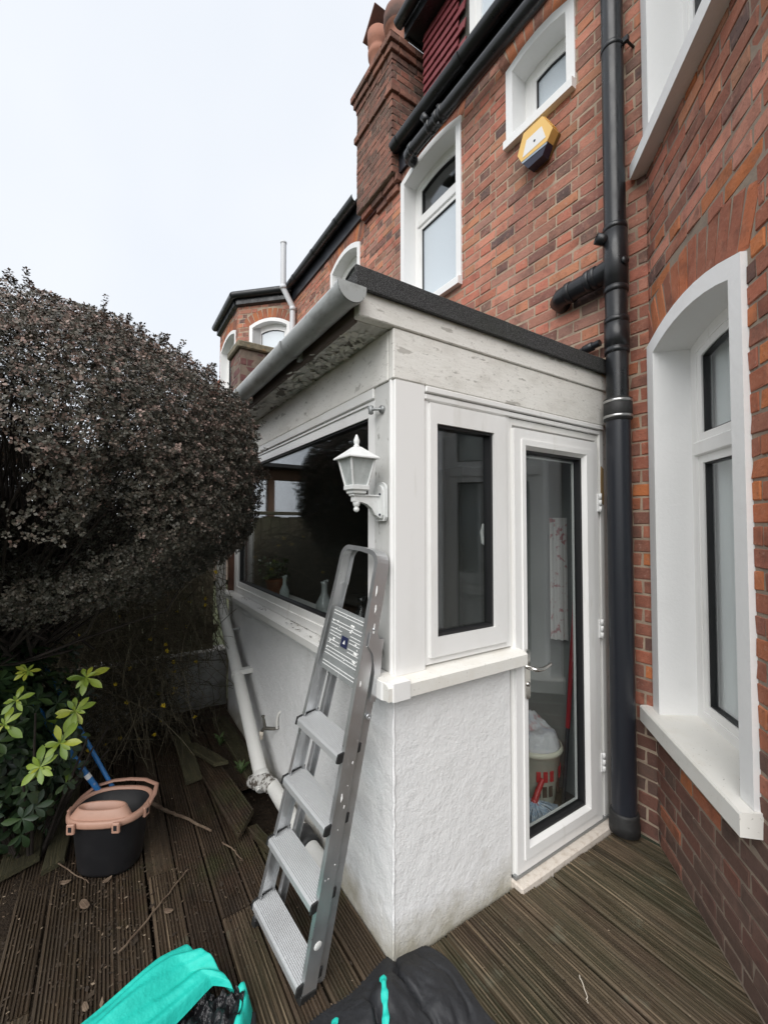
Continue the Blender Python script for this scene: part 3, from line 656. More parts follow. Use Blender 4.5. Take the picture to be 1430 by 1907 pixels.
MB().add([(-2.9, -.06, 5.47), (0, -.06, 5.47), (0, 2.5, 7.6), (-2.9, 2.5, 7.6)], [[0, 1, 2, 3]]).build('roof', 'slate', ngh)
NBL = .97; NB = (-.70, -.10, 3.7, 4.87, .085)
nb = wall_slab(-NBL, 0, 2.5, 5.30, [NB]).build('bay_side_wall', 'mortar', ngh, (-2.25, 0, 0), R(45))
place_bricks(nb, lay(-NBL, 0, 3.4, 5.28, [arch_hole(*NB, .055, .18)], lambda u, z, k: 'brick_red', phase=.03), arch_bricks(*NB[:2], NB[3], NB[4], .055, .16), (-5.05, D, 0), R(45), 90)
arched_window(ngh, (-2.25, 0, 0), R(45), *NB, bw=.055, rd=.1, pane_low='glass_frosted', sill=True, blind=False)
cxn, cyn = -2.25-NBL*.7071, -NBL*.7071
NF = (-1.15, -.17, 3.7, 4.87, .1)
nf = wall_slab(-1.32, 0, 2.5, 5.30, [NF]).build('bay_front_wall', 'mortar', ngh, (cxn, cyn, 0))
place_bricks(nf, lay(-1.32, -.004, 3.4, 5.28, [arch_hole(*NF, .055, .18)], lambda u, z, k: 'brick_red', alt=1), arch_bricks(*NF[:2], NF[3], NF[4], .055, .16), (-2.8+cxn, D+cyn, 0), 0, 50)
arched_window(ngh, (cxn, cyn, 0), 0, *NF, bw=.055, rd=.1, blind=False)
nbf = MB()
def eave(mb, p, q, z, o):
    d = np.array(q)-np.array(p); d = d/np.linalg.norm(d); nn = np.array([d[1], -d[0]]); pp = np.array(p); qq = np.array(q)
    for a, b, z0, z1 in ((0, o*.6, z-.10, z+.10),):
        V = [(*pp+nn*a, z0), (*qq+nn*a, z0), (*qq+nn*b, z0+.02), (*pp+nn*b, z0+.02), (*pp+nn*a, z1), (*qq+nn*a, z1), (*qq+nn*b, z1), (*pp+nn*b, z1)]
        mb.add(V, [[0, 3, 2, 1], [4, 5, 6, 7], [0, 1, 5, 4], [3, 7, 6, 2], [0, 4, 7, 3], [1, 2, 6, 5]])
    mb.tube([(*(pp+nn*o*.85-d*.04), z+.06), (*(qq+nn*o*.85+d*.04), z+.06)], .058, 12)
eave(nbf, (cxn, cyn), (-2.27, -.02), 5.34, .11); eave(nbf, (cxn-1.32, cyn), (cxn, cyn), 5.34, .11)
nbf.build('bay_gutter', 'black_plastic', ngh)
MB().add([(cxn-1.3, cyn-.05, 5.45), (cxn, cyn-.05, 5.45), (-2.2, 0, 5.45), (-2.2, .9, 6.0), (cxn-1.3, .9, 6.0)], [[0, 1, 2, 3, 4]]).build('bay_roof', 'slate', ngh)
fp = thing('vent_pipe', 'pale grey vent pipe rising past the eaves of the neighbouring house', 'pipe', (-4.88, D-.07, 4.2))
MB().tube([(0, 0, -.6), (0, 0, .80), (0, -.005, .86), (-.0, -.15, 1.10), (0, -.155, 1.16), (0, -.155, 1.80)], .043, 16).build('pipe', 'white_flue', fp)
MB().lathe([(.043, 0), (.049, .005), (.049, .03), (.0, .04)], (0, -.155, 1.80), 14).build('cap', 'white_flue', fp)
for z, y in ((.82, 0), (1.12, -.155)): MB().lathe([(.049, -.03), (.05, 0), (.049, .03)], (0, y, z), 16).build('collar', 'white_flue', fp)

# party wall between the porches
pw = thing('party_wall', 'dark purple brick boundary wall with mossy stone coping behind the porch gutter', 'wall', (-2.62, .075, 0))
pc = MB().box(-.34, 0, 0, 1.42, 0, 3.29).build('wall', 'mortar_dark', pw)
s1 = MB().box(0, 1.42, -.003, .003, 2.3, 3.285).build('side_face', 'mortar_dark', pw, (0, 0, 0), R(90))
place_bricks(s1, lay(.0, 1.42, 2.39, 3.285, [], lambda u, z, k: 'brick_purple'), [], (-2.62, .075, 0), R(90), 60)
s2 = MB().box(-.34, 0, -.003, .003, 1.0, 3.285).build('front_face', 'mortar_dark', pw)
place_bricks(s2, lay(-.34, 0, .965, 3.285, [], lambda u, z, k: 'brick_purple', phase=.05), [], (-2.62, .075, 0), 0, 60)
MB().box(-.375, .035, -.035, 1.42, 3.29, 3.36, .012).build('coping', 'coping_stone', pw)
lw = MB().box(-3.12, -2.96, -3.4, .07, -.1, .46, .012).build('garden_wall', 'wall_grey_white'); tag(lw, 'low grimy white rendered wall under the fence behind the jasmine', 'wall')
fen = thing('garden_fence', 'weathered greenish timber fence standing behind the large shrub', 'fence', (-3.04, 0, .46))
for k in range(34):
    MB().box(-.012+random.gauss(0, .003), .012, -.1-k*.1-.047, -.1-k*.1+.047, 0, 1.28+random.gauss(0, .006), .003).build('board', 'fence_wood', fen)
for z in (.15, 1.2): MB().box(-.05, -.013, -3.5, 0, z, z+.07, .004).build('rail', 'fence_wood', fen)
MB().box(-.035, .035, -3.5, 0, 1.30, 1.335, .004).build('cap_rail', 'fence_wood', fen)
per = thing('garden_shelter', 'brown timber post shelter with flat roof beyond the fence', 'shelter', (-4.6, -1.2, -.1))
for y in (-.9, -.35, .25, .9): MB().box(-.05, .05, y-.05, y+.05, 0, 2.4, .005).build('post', 'pergola_wood', per)
MB().box(-.06, .06, -1.1, 1.1, 2.4, 2.55, .005).build('beam', 'pergola_wood', per)
MB().box(-.8, .3, -1.2, 1.2, 2.55, 2.60).build('roof', 'felt', per)
fh = thing('distant_house', 'distant house with red tiled roof glimpsed past the shrub', 'house', (-15, -2, 0))
MB().box(-3, 3, 3.4, 6.0, 0, 5.2).build('wall', 'mortar_dark', fh)
MB().prism([(3.1, 5.1), (6.3, 5.1), (4.7, 7.2)], -3.2, 3.2, 'x').build('roof', 'roof_tile_far', fh)

# ------------------------------------------------------------------ porch
po = thing('lean_to_porch', 'white rendered lean-to porch with peeling fascia, corner window and glazed door', 'porch', (0, 0, 0))
dwl = MB().box(-2.62, 0, 0, .11, -.02, 1.04).box(-.11, 0, .11, .655, -.02, 1.04)
import bmesh
dwl.build('dwarf_wall', 'render_white', po)
MB().tube([(-.002+random.gauss(0, .0012), .002+random.gauss(0, .0012), 1.035*k/40) for k in range(41)], [.0055+random.gauss(0, .0012) for k in range(41)], 8).build('corner_bead', 'render_white', po)
# window sills (left run and right run, mitred cap at the corner)
sl = MB().prism([(-.065, 1.03), (-.065, 1.065), (-.058, 1.072), (.03, 1.088), (.03, 1.03)], -2.60, -.02, 'x').build('sill', 'upvc_dirty', po)
sp = [(-.03, 1.012), (-.03, 1.086), (.055, 1.068), (.064, 1.060), (.064, 1.012)]
V = [(x, -.066, z) for x, z in sp] + [(x, .702, z) for x, z in sp]
MB().add(V, [[0, 1, 2, 3, 4], [9, 8, 7, 6, 5]] + [[i, 5+i, 5+(i+1) % 5, (i+1) % 5] for i in range(5)]).build('sill', 'sill_cream', po)
ec = MB(); ec.prism([(-.10, -.07), (.02, -.07), (.068, -.045), (.068, .03), (-.02, .03), (-.10, .01)], 1.008, 1.074, 'z').build('sill_end_cap', 'upvc', po)
# corner post cladding
MB().box(-.008, .014, -.004, .146, 1.075, 2.224, .004).build('corner_cladding', 'upvc', po)
MB().box(-.128, -.010, -.006, .03, 1.085, 2.224, .003).build('corner_cladding', 'old_cladding', po)
MB().box(-.016, -.002, -.012, .03, 1.08, 2.224, .003).build('corner_trim', 'upvc', po)
MB().box(-.10, -.0, .03, .14, 1.07, 2.24).build('corner_post', 'interior_plaster', po)
# --- left picture window (plane y=0)
lwf = MB().ring([(-2.43, 1.088), (-.13, 1.088), (-.13, 2.225), (-2.43, 2.225)], [(-2.36, 1.135), (-.185, 1.135), (-.185, 2.165), (-2.36, 2.165)], -.004, .07).build('window', 'upvc', po)
MB().box(-2.43, -.13, -.014, .0, 2.178, 2.224, .004).build('head_trim', 'upvc_dirty', lwf)
MB().ring([(-2.36, 1.135), (-.185, 1.135), (-.185, 2.165), (-2.36, 2.165)], [(-2.315, 1.178), (-.165-.02, 1.178), (-.165-.02, 2.115), (-2.315, 2.115)], .004, .06).build('sash', 'upvc', lwf)
MB().ring([(-2.315, 1.178), (-.185, 1.178), (-.185, 2.115), (-2.315, 2.115)], [(-2.305, 1.188), (-.195, 1.188), (-.195, 2.105), (-2.305, 2.105)], .012, .05).build('gasket', 'gasket', lwf)
MB().box(-2.31, -.19, .028, .036, 1.183, 2.11).build('pane', 'glass_clear', lwf)
MB().box(-2.62, -2.432, 0, .06, 1.06, 2.224).build('end_cladding', 'masonry_paint', po)
# --- right casement (plane x=0, local x = world y, outward -y => world +x)
RZ = R(90)
rf = MB().ring([(.147, 1.09), (.662, 1.09), (.662, 2.222), (.147, 2.222)], [(.172, 1.118), (.625, 1.118), (.625, 2.165), (.172, 2.165)], -.002, .07).build('window', 'upvc', po, (0, 0, 0), RZ)
MB().box(.147, 1.44, -.020, .0, 2.196, 2.222, .004).box(.147, 1.44, -.012, .0, 2.168, 2.192, .004).build('head_trim', 'upvc', rf)
MB().ring([(.172, 1.118), (.625, 1.118), (.625, 2.158), (.172, 2.158)], [(.208, 1.196), (.545, 1.196), (.545, 2.075), (.208, 2.075)], -.016, .05).build('sash', 'upvc', rf)
q0 = [(.208, 1.196), (.545, 1.196), (.545, 2.075), (.208, 2.075)]
MB().ring(q0, inset(q0, .012), -.004, .04).build('gasket', 'gasket', rf)
MB().box(.214, .539, .02, .028, 1.202, 2.069).build('pane', 'glass_door', rf)
hd = MB().tube([(.585, .07, 1.56), (.585, .095, 1.57), (.583, .10, 1.62), (.583, .09, 1.66)], [.009, .010, .010, .007], 10).build('inner_handle', 'upvc', rf)
# --- door
MB().ring([(.664, .02), (1.406, .02), (1.406, 2.166), (.664, 2.166)], [(.684, .03), (1.385, .03), (1.385, 2.135), (.684, 2.135)], .0, .07).build('door_frame', 'upvc_dirty', po, (0, 0, 0), RZ)
dl = [(.678, .045), (1.375, .045), (1.375, 2.118), (.678, 2.118)]; di = [(.772, .158), (1.243, .158), (1.243, 2.022), (.772, 2.022)]
dv = MB(); dv.ring(dl, inset(dl, .05), -.018, .05); dv.ring(inset(dl, .05), inset(di, -.018), -.024, .05)
door = dv.build('door', 'upvc', po, (0, 0, 0), RZ)
bb = MB(); a_, b_ = inset(di, -.018), di
n = 4; V = [(p[0], -.024, p[1]) for p in a_] + [(p[0], -.004, p[1]) for p in b_] + [(p[0], .03, p[1]) for p in b_]
bb.add(V, [[i, (i+1) % 4, 4+(i+1) % 4, 4+i] for i in range(4)] + [[4+i, 4+(i+1) % 4, 8+(i+1) % 4, 8+i] for i in range(4)]).build('glazing_bead', 'upvc', door)
MB().ring(di, inset(di, .012), -.002, .04).build('gasket', 'gasket', door)
MB().ring(inset(di, .022), inset(di, .028), .030, .04).build('spacer_bar', 'hinge_white', door)
MB().box(.775, 1.24, .018, .026, .161, 2.019).build('pane', 'glass_door', door)
# handle: long back plate, lever, cylinder
hp = MB(); pts = [(.730, .845), (.760, .845)]
ov = [(.745+.0165*math.cos(t), .852+.0165*math.sin(t)) for t in np.linspace(math.pi, 2*math.pi, 9)] + [(.745+.0165*math.cos(t), 1.052+.0165*math.sin(t)) for t in np.linspace(0, math.pi, 9)]
hp.prism(ov, -.032, -.022); hnd = hp.build('handle', 'chrome', door)
MB().tube([(.745, -.03, .985), (.745, -.055, .985), (.748, -.068, .983), (.762, -.074, .981), (.80, -.074, .978), (.855, -.072, .988), (.868, -.068, .992)], [.010, .010, .010, .0095, .009, .008, .006], 12).build('lever', 'chrome', hnd)
MB().lathe([(.011, 0), (.012, .004), (.0, .005)], (.745, -.032, .905), 16, axis=(0, -1, 0)).build('lock_cylinder', 'chrome', hnd)
for z in (.35, 1.08, 1.78):
    hg = MB()
    for k in range(3): hg.lathe([(.0085, -.016), (.0085, .016)], (1.383, -.026, z-.036+k*.036), 10)
    hg.box(1.365, 1.40, -.024, -.016, z-.05, z+.05, .002).build('hinge', 'hinge_white', door)
# white jamb strip between door frame and house wall with patch of bare timber
MB().box(1.4065, 1.446, -.012, .06, .02, 2.224, .003).build('jamb_strip', 'upvc_dirty', po, (0, 0, 0), RZ)
MB().box(1.447, 1.499, -.003, .05, .0, 2.224, .002).build('jamb_strip', 'old_cladding', po, (0, 0, 0), RZ)
pb = [(1.414, 1.785), (1.437, 1.77), (1.441, 1.83), (1.437, 1.90), (1.441, 1.975), (1.417, 1.99), (1.412, 1.90)]
MB().prism(pb, -.0155, -.011).build('bare_patch', 'bare_timber', po, (0, 0, 0), RZ)
th_ = MB().box(.655, 1.485, -.062, .10, -.03, .028, .008).build('threshold', 'threshold', po, (0, 0, 0), RZ)
MB().box(.664, 1.44, -.02, .08, .029, .044).build('weather_bar', 'grey_metal', po, (0, 0, 0), RZ)
# fascias
MB().box(-.02, .016, -.012, 1.499, 2.2245, 2.4225, .004).build('fascia_panel', 'fascia_paint', po)
MB().box(-2.615, -.022, -.014, .02, 2.2245, 2.4225, .003).build('fascia_panel', 'fascia_paint', po)
MB().box(-.02, .024, -.168, 1.499, 2.424, 2.52, .004).build('fascia_board', 'fascia_paint', po)
MB().box(-2.615, -.021, -.15, .02, 2.4235, 2.432).build('soffit', 'soffit_paint', po)
MB().box(-2.615, -.021, -.168, -.151, 2.416, 2.52, .003).build('fascia_board', 'brown_fascia', po)
fm = MB()
for k in range(170):                               # curled paint flakes hanging from the soffit
    x = -.06-abs(rng.normal(0, .75)); y = rng.uniform(-.15, -.02)
    if x < -2.5: continue
    a = rng.uniform(0, 6.28); l, wd = rng.uniform(.015, .05), rng.uniform(.008, .022); c, s_ = math.cos(a), math.sin(a); dz = rng.uniform(.004, .018)
    P = [(x, y, 2.4225), (x+c*l*.5-s_*wd, y+s_*l*.5+c*wd, 2.422-dz*.35), (x+c*l, y+s_*l, 2.422-dz), (x+c*l*.5+s_*wd, y+s_*l*.5-c*wd, 2.422-dz*.3)]
    fm.add(P, [[0, 1, 2], [0, 2, 3]])
o = fm.build('paint_flakes', 'fascia_paint', po, fix=False); o['kind'] = 'stuff'
# roof: felt-covered board with drip edge
rf_ = MB().box(-2.615, .03, -.185, 1.499, 2.523, 2.588, .006)
rf_.box(.031, .046, -.195, .62, 2.512, 2.597, .004); rf_.box(.031, .0475, .60, 1.36, 2.511, 2.595, .004); rf_.box(.031, .046, 1.34, 1.499, 2.512, 2.598, .004)
rf_.build('roof', 'felt', po)
MB().box(-2.615, .0, .11, 1.46, 2.40, 2.43).build('ceiling', 'interior_plaster', po)
# porch gutter
pg = MB(); half_gutter(pg, -2.60, .065, -.222, 2.492, .053)
pgo = pg.build('gutter', 'grey_gutter', po)
sc_ = [(-.222-.056*math.cos(math.pi*k/14), 2.492-.056*math.sin(math.pi*k/14)) for k in range(15)]
MB().prism([(-.278, 2.503)] + sc_ + [(-.166, 2.503)], .066, .072, 'x').build('end_cap', 'grey_gutter', pgo)
for x0, x1 in ((.038, .067), (-.545, -.515), (-1.36, -1.33)):
    b_ = MB(); half_gutter(b_, x0, x1, -.222, 2.492, .0575)
    if x0 < 0: b_.box(x0, x1, -.185, -.166, 2.43, 2.48)
    b_.build('bracket', 'grey_gutter', pgo)
# interior
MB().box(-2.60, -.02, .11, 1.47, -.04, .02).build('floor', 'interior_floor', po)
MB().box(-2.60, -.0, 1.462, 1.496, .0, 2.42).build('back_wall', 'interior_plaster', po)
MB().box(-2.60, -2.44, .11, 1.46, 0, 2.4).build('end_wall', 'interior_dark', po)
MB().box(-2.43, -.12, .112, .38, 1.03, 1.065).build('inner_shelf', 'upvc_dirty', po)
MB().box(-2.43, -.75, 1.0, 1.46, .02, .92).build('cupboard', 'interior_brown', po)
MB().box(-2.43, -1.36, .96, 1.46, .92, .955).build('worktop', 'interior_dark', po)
MB().box(-1.35, -.74, 1.06, 1.46, .93, 2.05).build('added_dark_block', 'interior_dark', po)  # added dark block, stands in for the dark reflection in the casement glass

# ------------------------------------------------------------------ decking
dk = MB().box(-2.75, 2.6, -3.0, -2.99, -.13, -.02).build('decking', 'soil'); dk['kind'] = 'structure'
def board_profile(wd, t=.026, ng=8, gd=.0075):
    """cross-section (y,z), grooved on top"""
    p = [(-wd/2, -t), (-wd/2, -.004), (-wd/2+.004, 0)]
    st = (wd-.016)/ng
    for k in range(ng):
        y0 = -wd/2+.008+k*st
        p += [(y0+st*.18, 0), (y0+st*.32, -gd), (y0+st*.62, -gd), (y0+st*.78, 0)]
    return p + [(wd/2-.004, 0), (wd/2, -.004), (wd/2, -t)]
def board(name, ln, wd, m, parent, loc, rot, warp=.003, rnd=None, nseg=9, groove=True, cut=(0, 0)):
    pf = board_profile(wd) if groove else [(-wd/2, -.026), (-wd/2, -.003), (-wd/2+.004, 0), (0, .0008), (wd/2-.004, 0), (wd/2, -.003), (wd/2, -.026)]
    n = len(pf); V = []; ph = random.random()*6; 
    for i in range(nseg+1):
        t = i/nseg; x = ln*t
        for y, z in pf:
            xx = x + (cut[0]*y if i == 0 else cut[1]*y if i == nseg else 0)
            V.append((xx, y+.0015*math.sin(ph+5*t), z+warp*math.sin(ph+4*t)+random.gauss(0, .0007)))
    F = [[i*n+k, i*n+(k+1) % n, (i+1)*n+(k+1) % n, (i+1)*n+k] for i in range(nseg) for k in range(n)] + [list(range(n))[::-1], [nseg*n+k for k in range(n)]]
    o = MB().add(V, F).build(name, m, parent, rnd=random.random() if rnd is None else rnd)
    o.location = loc; o.rotation_euler = rot; return o
PIT = .124
def row(y, spans, m, groove=True):
    for a, b in spans:
        if b-a > .05: board('deck_board', b-a-.004, PIT-random.uniform(.006, .011), m, dk, (a+.002, y+random.gauss(0, .001), random.gauss(0, .0015)), (0, 0, random.gauss(0, .001)), groove=groove)
# right of the porch: rows from the house wall forward
y = D-.075
k = 0
while y > -2.9:
    if y > .05:
        x0 = .066 if y > .72 else .012
        x1 = min(2.6, XB + (D-y) + .10) if y > D-BL*.7071-.06 else 2.6
        if x1 > x0+.1: row(y, [(x0, x1)], 'deck_wood')
    else:
        js = {0: .30, 1: -.37, 2: .75, 3: -.55, 4: .1, 5: -.95}.get(k % 6, 0); k += 1
        lim = -2.7
        spans = [(lim, js), (js, 2.6)]
        if y > -.24: spans = [(lim, -1.42), (-.93, .34 if y < -.1 else .34), (.34, 2.6)]
        for a, b in spans:
            wet = 'deck_wet' if (a+b)/2 < .2 else 'deck_wood'
            row(y, [(a, b)], wet, groove=random.random() < .8 or y > -.35)
    y -= PIT
# loose boards
def loose(label, p0, p1, z0, z1, wd, m, roll=0, cut=(0, 0), groove=True, group=None):
    d = np.array([p1[0]-p0[0], p1[1]-p0[1], z1-z0]); ln = np.linalg.norm(d)
    o = board('loose_plank', ln, wd, m, None, (p0[0], p0[1], z0), (roll, -math.asin((z1-z0)/ln), math.atan2(d[1], d[0])), groove=groove, cut=cut)
    tag(o, label, 'plank', 'loose deck planks'); return o
loose('wide loose mossy plank lying at the left edge beneath the choisya', (-2.4, -1.25), (-1.30, -1.25), .045, .04, .15, 'mossy_plank', .03, (0, -.4), groove=False)
loose('narrow loose plank between the wide mossy plank and the black bucket', (-1.95, -1.08), (-1.245, -1.115), .04, .032, .085, 'mossy_plank', -.02, (0, -.5), groove=False)
loose('raised grooved plank with an angled end near the drain gully', (-2.05, -.36), (-1.0, -.275), .03, .055, .135, 'deck_wet', .12, (0, -1.1))
loose('short splintered plank lying across the raised grooved plank', (-2.02, -.40), (-1.63, -.27), .075, .085, .07, 'mossy_plank', .1, (.3, .8))
loose('mossy grooved plank against the foot of the white wall', (-2.5, -.10), (-1.45, -.085), .015, .02, .12, 'mossy_plank', -.06)
loose('upright leaning board end beside the splintered plank', (-2.25, -.43), (-1.62, -.44), .06, .03, .10, 'mossy_plank', .25, (0, .2), groove=False)
loose('short dark offcut plank lying on the deck behind the ladder', (-1.0, -.24), (-.66, -.18), .03, .032, .05, 'deck_wet', 0, (.2, .1))

# ------------------------------------------------------------------ pipes
sp_ = thing('soil_stack_pipe', 'tall black soil pipe running up the brick wall beside the porch door', 'pipe', (.115, D-.085, 0))
MB().tube([(0, 0, .05), (0, 0, 2.24)], .0615, 24).build('lower_pipe', 'black_painted', sp_)
MB().tube([(0, 0, 2.30), (0, 0, 6.0)], .0555, 24).build('upper_pipe', 'black_plastic', sp_)
MB().lathe([(.066, .02), (.075, .025), (.075, .075), (.071, .085), (.071, .12), (.068, .13), (.0615, .132)], (0, 0, 0), 24).build('base_socket', 'rubber', sp_)
fc_ = MB().lathe([(.0615, 2.225), (.071, 2.232), (.071, 2.345), (.057, 2.352)], (0, 0, 0), 24).build('rubber_coupling', 'rubber', sp_)
for z in (2.248, 2.332): MB().lathe([(.0715, z-.007), (.0735, z-.005), (.0735, z+.005), (.0715, z+.007)], (0, 0, 0), 24).build('band', 'steel_band', fc_)
def socket(z0, z1, r=.0625):
    pr_ = [(.056, z0)]; n = 3
    pr_ += [(r, z0+.002), (r, z0+.028), (r-.004, z0+.030), (r-.004, z0+.036), (r, z0+.038), (r, z1-.038), (r-.004, z1-.036), (r-.004, z1-.030), (r, z1-.028), (r, z1-.002), (.056, z1)]
    return MB().lathe(pr_, (0, 0, 0), 24)
socket(2.60, 2.80).build('coupling', 'black_plastic', sp_)
socket(2.94, 3.32).build('branch_tee', 'black_plastic', sp_)
br = MB().tube([(-.02, 0, 3.10), (-.10, 0, 3.085), (-.28, 0, 3.075), (-.335, .004, 3.072), (-.372, .03, 3.07), (-.378, .09, 3.07)], [.056]*6, 20).build('branch_pipe', 'black_plastic', sp_)
for x in (-.115, -.15, -.275): MB().lathe([(.056, -.016), (.062, -.014), (.062, .014), (.056, .016)], (x, 0, 3.088+.08*(x+.1) if x > -.2 else 3.075), 20, axis=(1, 0, 0)).build('ring', 'black_plastic', br)
ps = MB(); A = Vector((-.035, -.05, 3.245)); dirv = Vector((-.55, -.7, .25)).normalized()
M_ = MB(); V = []
for r_, t in ((.030, -.03), (.030, .045), (.0255, .045), (.0255, 0.0)): V.append((r_, t))
M_.lathe(V + [(.0, 0.0)], tuple(A), 18, axis=tuple(dirv)).build('boss_socket', 'black_plastic', sp_)
MB().lathe([(.0, 0), (.022, .0), (.022, .012), (.0, .014)], (.058, -.02, 3.09), 12, axis=(1, -.3, 0)).build('boss_cap', 'black_plastic', sp_)
for z in (4.34,):
    cl = MB().lathe([(.0565, z-.014), (.060, z-.012), (.060, z+.012), (.0565, z+.014)], (0, 0, 0), 24); cl.box(.045, .085, .0, .02, z-.014, z+.014); cl.tube([(.07, .01, z), (.075, .085, z+.0)], .007, 8)
    cl.build('clip', 'black_plastic', sp_)
wp = thing('overflow_pipe', 'thin black waste pipe lying behind the porch roof edge', 'pipe', (-.5, D-.05, 2.66))
MB().tube([(.0, 0, .0), (.50, 0, .055)], .020, 14).build('pipe', 'black_plastic', wp)
MB().lathe([(.020, -.03), (.026, -.028), (.026, .028), (.020, .03)], (.43, 0, .047), 14, axis=(1, 0, .11)).build('socket', 'black_plastic', wp)
up = thing('eaves_waste_pipe', 'horizontal black pipe slung under the main eaves gutter', 'pipe', (-1.80, D-.125, 5.13))
MB().tube([(0, .09, 0), (0.005, .03, 0), (.03, .004, 0), (.08, 0, 0), (2.6, 0, -.02)], .052, 20).build('pipe', 'black_plastic', up)
for x, r_ in ((.10, .058), (.36, .060), (.46, .060), (.52, .058)): MB().lathe([(.052, -.022), (r_, -.019), (r_, .019), (.052, .022)], (x, 0, 0), 20, axis=(1, 0, 0)).build('ring', 'black_plastic', up)
MB().lathe([(.03, 0), (.032, .07), (.027, .07), (.025, .02), (0, .02)], (.36, -.03, .03), 14, axis=(-.3, -.6, .7)).build('boss_socket', 'black_plastic', up)
MB().tube([(.47, 0, .02), (.47, .0, .075), (.47, -.012, .10)], .016, 10).build('bracket', 'black_plastic', up)
MB().tube([(.47, 0, -.03), (.47, .0, -.075)], .022, 10).build('bracket', 'black_plastic', up)

wd_ = thing('white_downpipe', 'white plastic downpipe slanting down the side of the porch to the gully', 'pipe', (-2.56, -.085, 0))
MB().tube([(0, 0, 2.45), (0, 0, 1.10), (.012, 0, 1.02), (.05, 0, .95), (1.30, -.03, .12), (1.36, -.03, .075)], .042, 20).build('pipe', 'white_pipe', wd_)
MB().lathe([(.049, -.06), (.049, .03), (.044, .033)], (1.305, -.03, .115), 20, axis=(-1.25, 0, .83)).build('socket', 'white_pipe', wd_)
MB().lathe([(.044, -.012), (.0465, -.01), (.0465, .01), (.044, .012)], (.66, -.016, .545), 20, axis=(-1.25, 0, .83)).box(.64, .70, 0, .085, .55, .585, .003).build('clip', 'white_pipe', wd_)
MB().tube([(.30, 0, .80), (.33, .085, .80)], .008, 8).build('spike', 'grey_metal', wd_)
rp = MB().box(-2.475, -2.435, -.05, .0, 1.09, 2.2, .004).build('rusty_post', 'rust_brown'); tag(rp, 'narrow rust brown post at the far end of the porch window', 'post')
wp2 = thing('waste_pipe', 'white waste pipe with black rubber coupling lying along the wall base behind the ladder', 'pipe', (-1.22, -.075, .07))
MB().tube([(-.04, -.055, .035), (0, -.03, .035), (.05, .0, .03), (.12, .005, .015), (.50, .005, .01)], .040, 18).build('pipe', 'white_pipe', wp2)
MB().tube([(-.10, -.085, .005), (-.06, -.065, .02), (-.02, -.05, .035), (.03, -.02, .04), (.06, -.01, .03)], [.033, .047, .050, .047, .043], 18).build('iron_elbow', 'peeling_iron', wp2)
MB().lathe([(.041, -.06), (.052, -.055), (.052, -.03), (.047, -.025), (.047, .025), (.052, .03), (.052, .055), (.041, .06)], (.55, .005, .009), 20, axis=(1, 0, 0)).build('coupling', 'rubber', wp2)
MB().tube([(.58, .005, .009), (.78, .02, .0)], .038, 18).build('tail_pipe', 'white_pipe', wp2)

tp = thing('garden_tap', 'small tarnished garden tap with cream hose connector on the white wall', 'tap', (-1.30, -.0, .375))
MB().tube([(.02, .01, 0), (.02, -.035, 0), (-.005, -.07, 0), (-.03, -.10, .0), (-.05, -.115, -.025)], [.013, .013, .014, .015, .012], 12).build('body', 'tap_brass', tp)
MB().tube([(-.03, -.095, .0), (-.045, -.10, .055), (-.05, -.105, .085)], [.012, .010, .008], 10).lathe([(.0, -.006), (.013, -.004), (.013, .006), (0, .008)], (-.05, -.105, .09), 10).build('spindle', 'tap_brass', tp)
MB().lathe([(.012, -.06), (.014, -.03), (.017, -.028), (.017, .0), (.012, .002)], (-.052, -.118, -.03), 12).build('hose_connector', 'hose_cream', tp)
MB().tube([(.03, -.018, .0), (.032, -.02, .05), (.036, -.018, .09), (.052, -.01, .13), (.056, .005, .14)], .0095, 10).build('supply_pipe', 'white_pipe', tp)
tp.scale = (.78, .78, .78)

# ------------------------------------------------------------------ alarm box
AS = 1.12
al = thing('alarm_box', 'yellow and navy burglar alarm box with white label under the small window', 'alarm box', (-.40, D, 4.2))
fpl = [(-.124, .017), (-.078, .118), (.055, .117), (.120, -.008), (.048, -.10), (-.053, -.106)]
cpl = [(-.124, .017), (-.078, .118), (.055, .117), (.120, -.008)]
lower = [(-.135, .004), (.112, -.022), (.048, -.125), (-.06, -.13)]
MB().prism([(p[0]*1.03, p[1]*1.03) for p in fpl], -.008, -.03).build('back_plate', 'alarm_dark', al)
hexu = [(-.126, .012), (-.080, .118), (.055, .118), (.122, -.006), (.085, -.055), (-.098, -.047)]
MB().prism(hexu, -.030, -.092).build('cover', 'alarm_yellow', al)
for k in range(7):
    t = .12+k*.115; e0 = np.array((.055, .118)); e1 = np.array((.122, -.006)); c = e0+(e1-e0)*t; d = (e1-e0)/np.linalg.norm(e1-e0); nrm = np.array((-d[1], d[0]))*-1
    nrm = np.array((.88, .47))
    q = [c-d*.004+nrm*.001, c+d*.004+nrm*.001, c+d*.004+nrm*.006, c-d*.004+nrm*.006]
    MB().prism([tuple(x) for x in q], -.034, -.086).build('rib', 'alarm_yellow', al)
MB().prism([(-.0985, -.048), (.0845, -.056), (.05, -.112), (-.052, -.118)], -.026, -.088).build('lens', 'alarm_navy', al)
MB().prism([(-.098, -.049), (.084, -.057), (.079, -.068), (-.090, -.062)], -.0885, -.0905).build('strip', 'alarm_grey', al)
MB().prism([(-.088, -.028), (-.058, .058), (.050, .060), (.076, -.026)], -.0925, -.0935).build('label', 'alarm_label', al)
MB().lathe([(.007, 0), (.007, .002), (0, .002)], (.0, -.0935, .012), 12, axis=(0, -1, 0)).build('screw', 'alarm_navy', al)
al.scale = (AS, 1, AS)

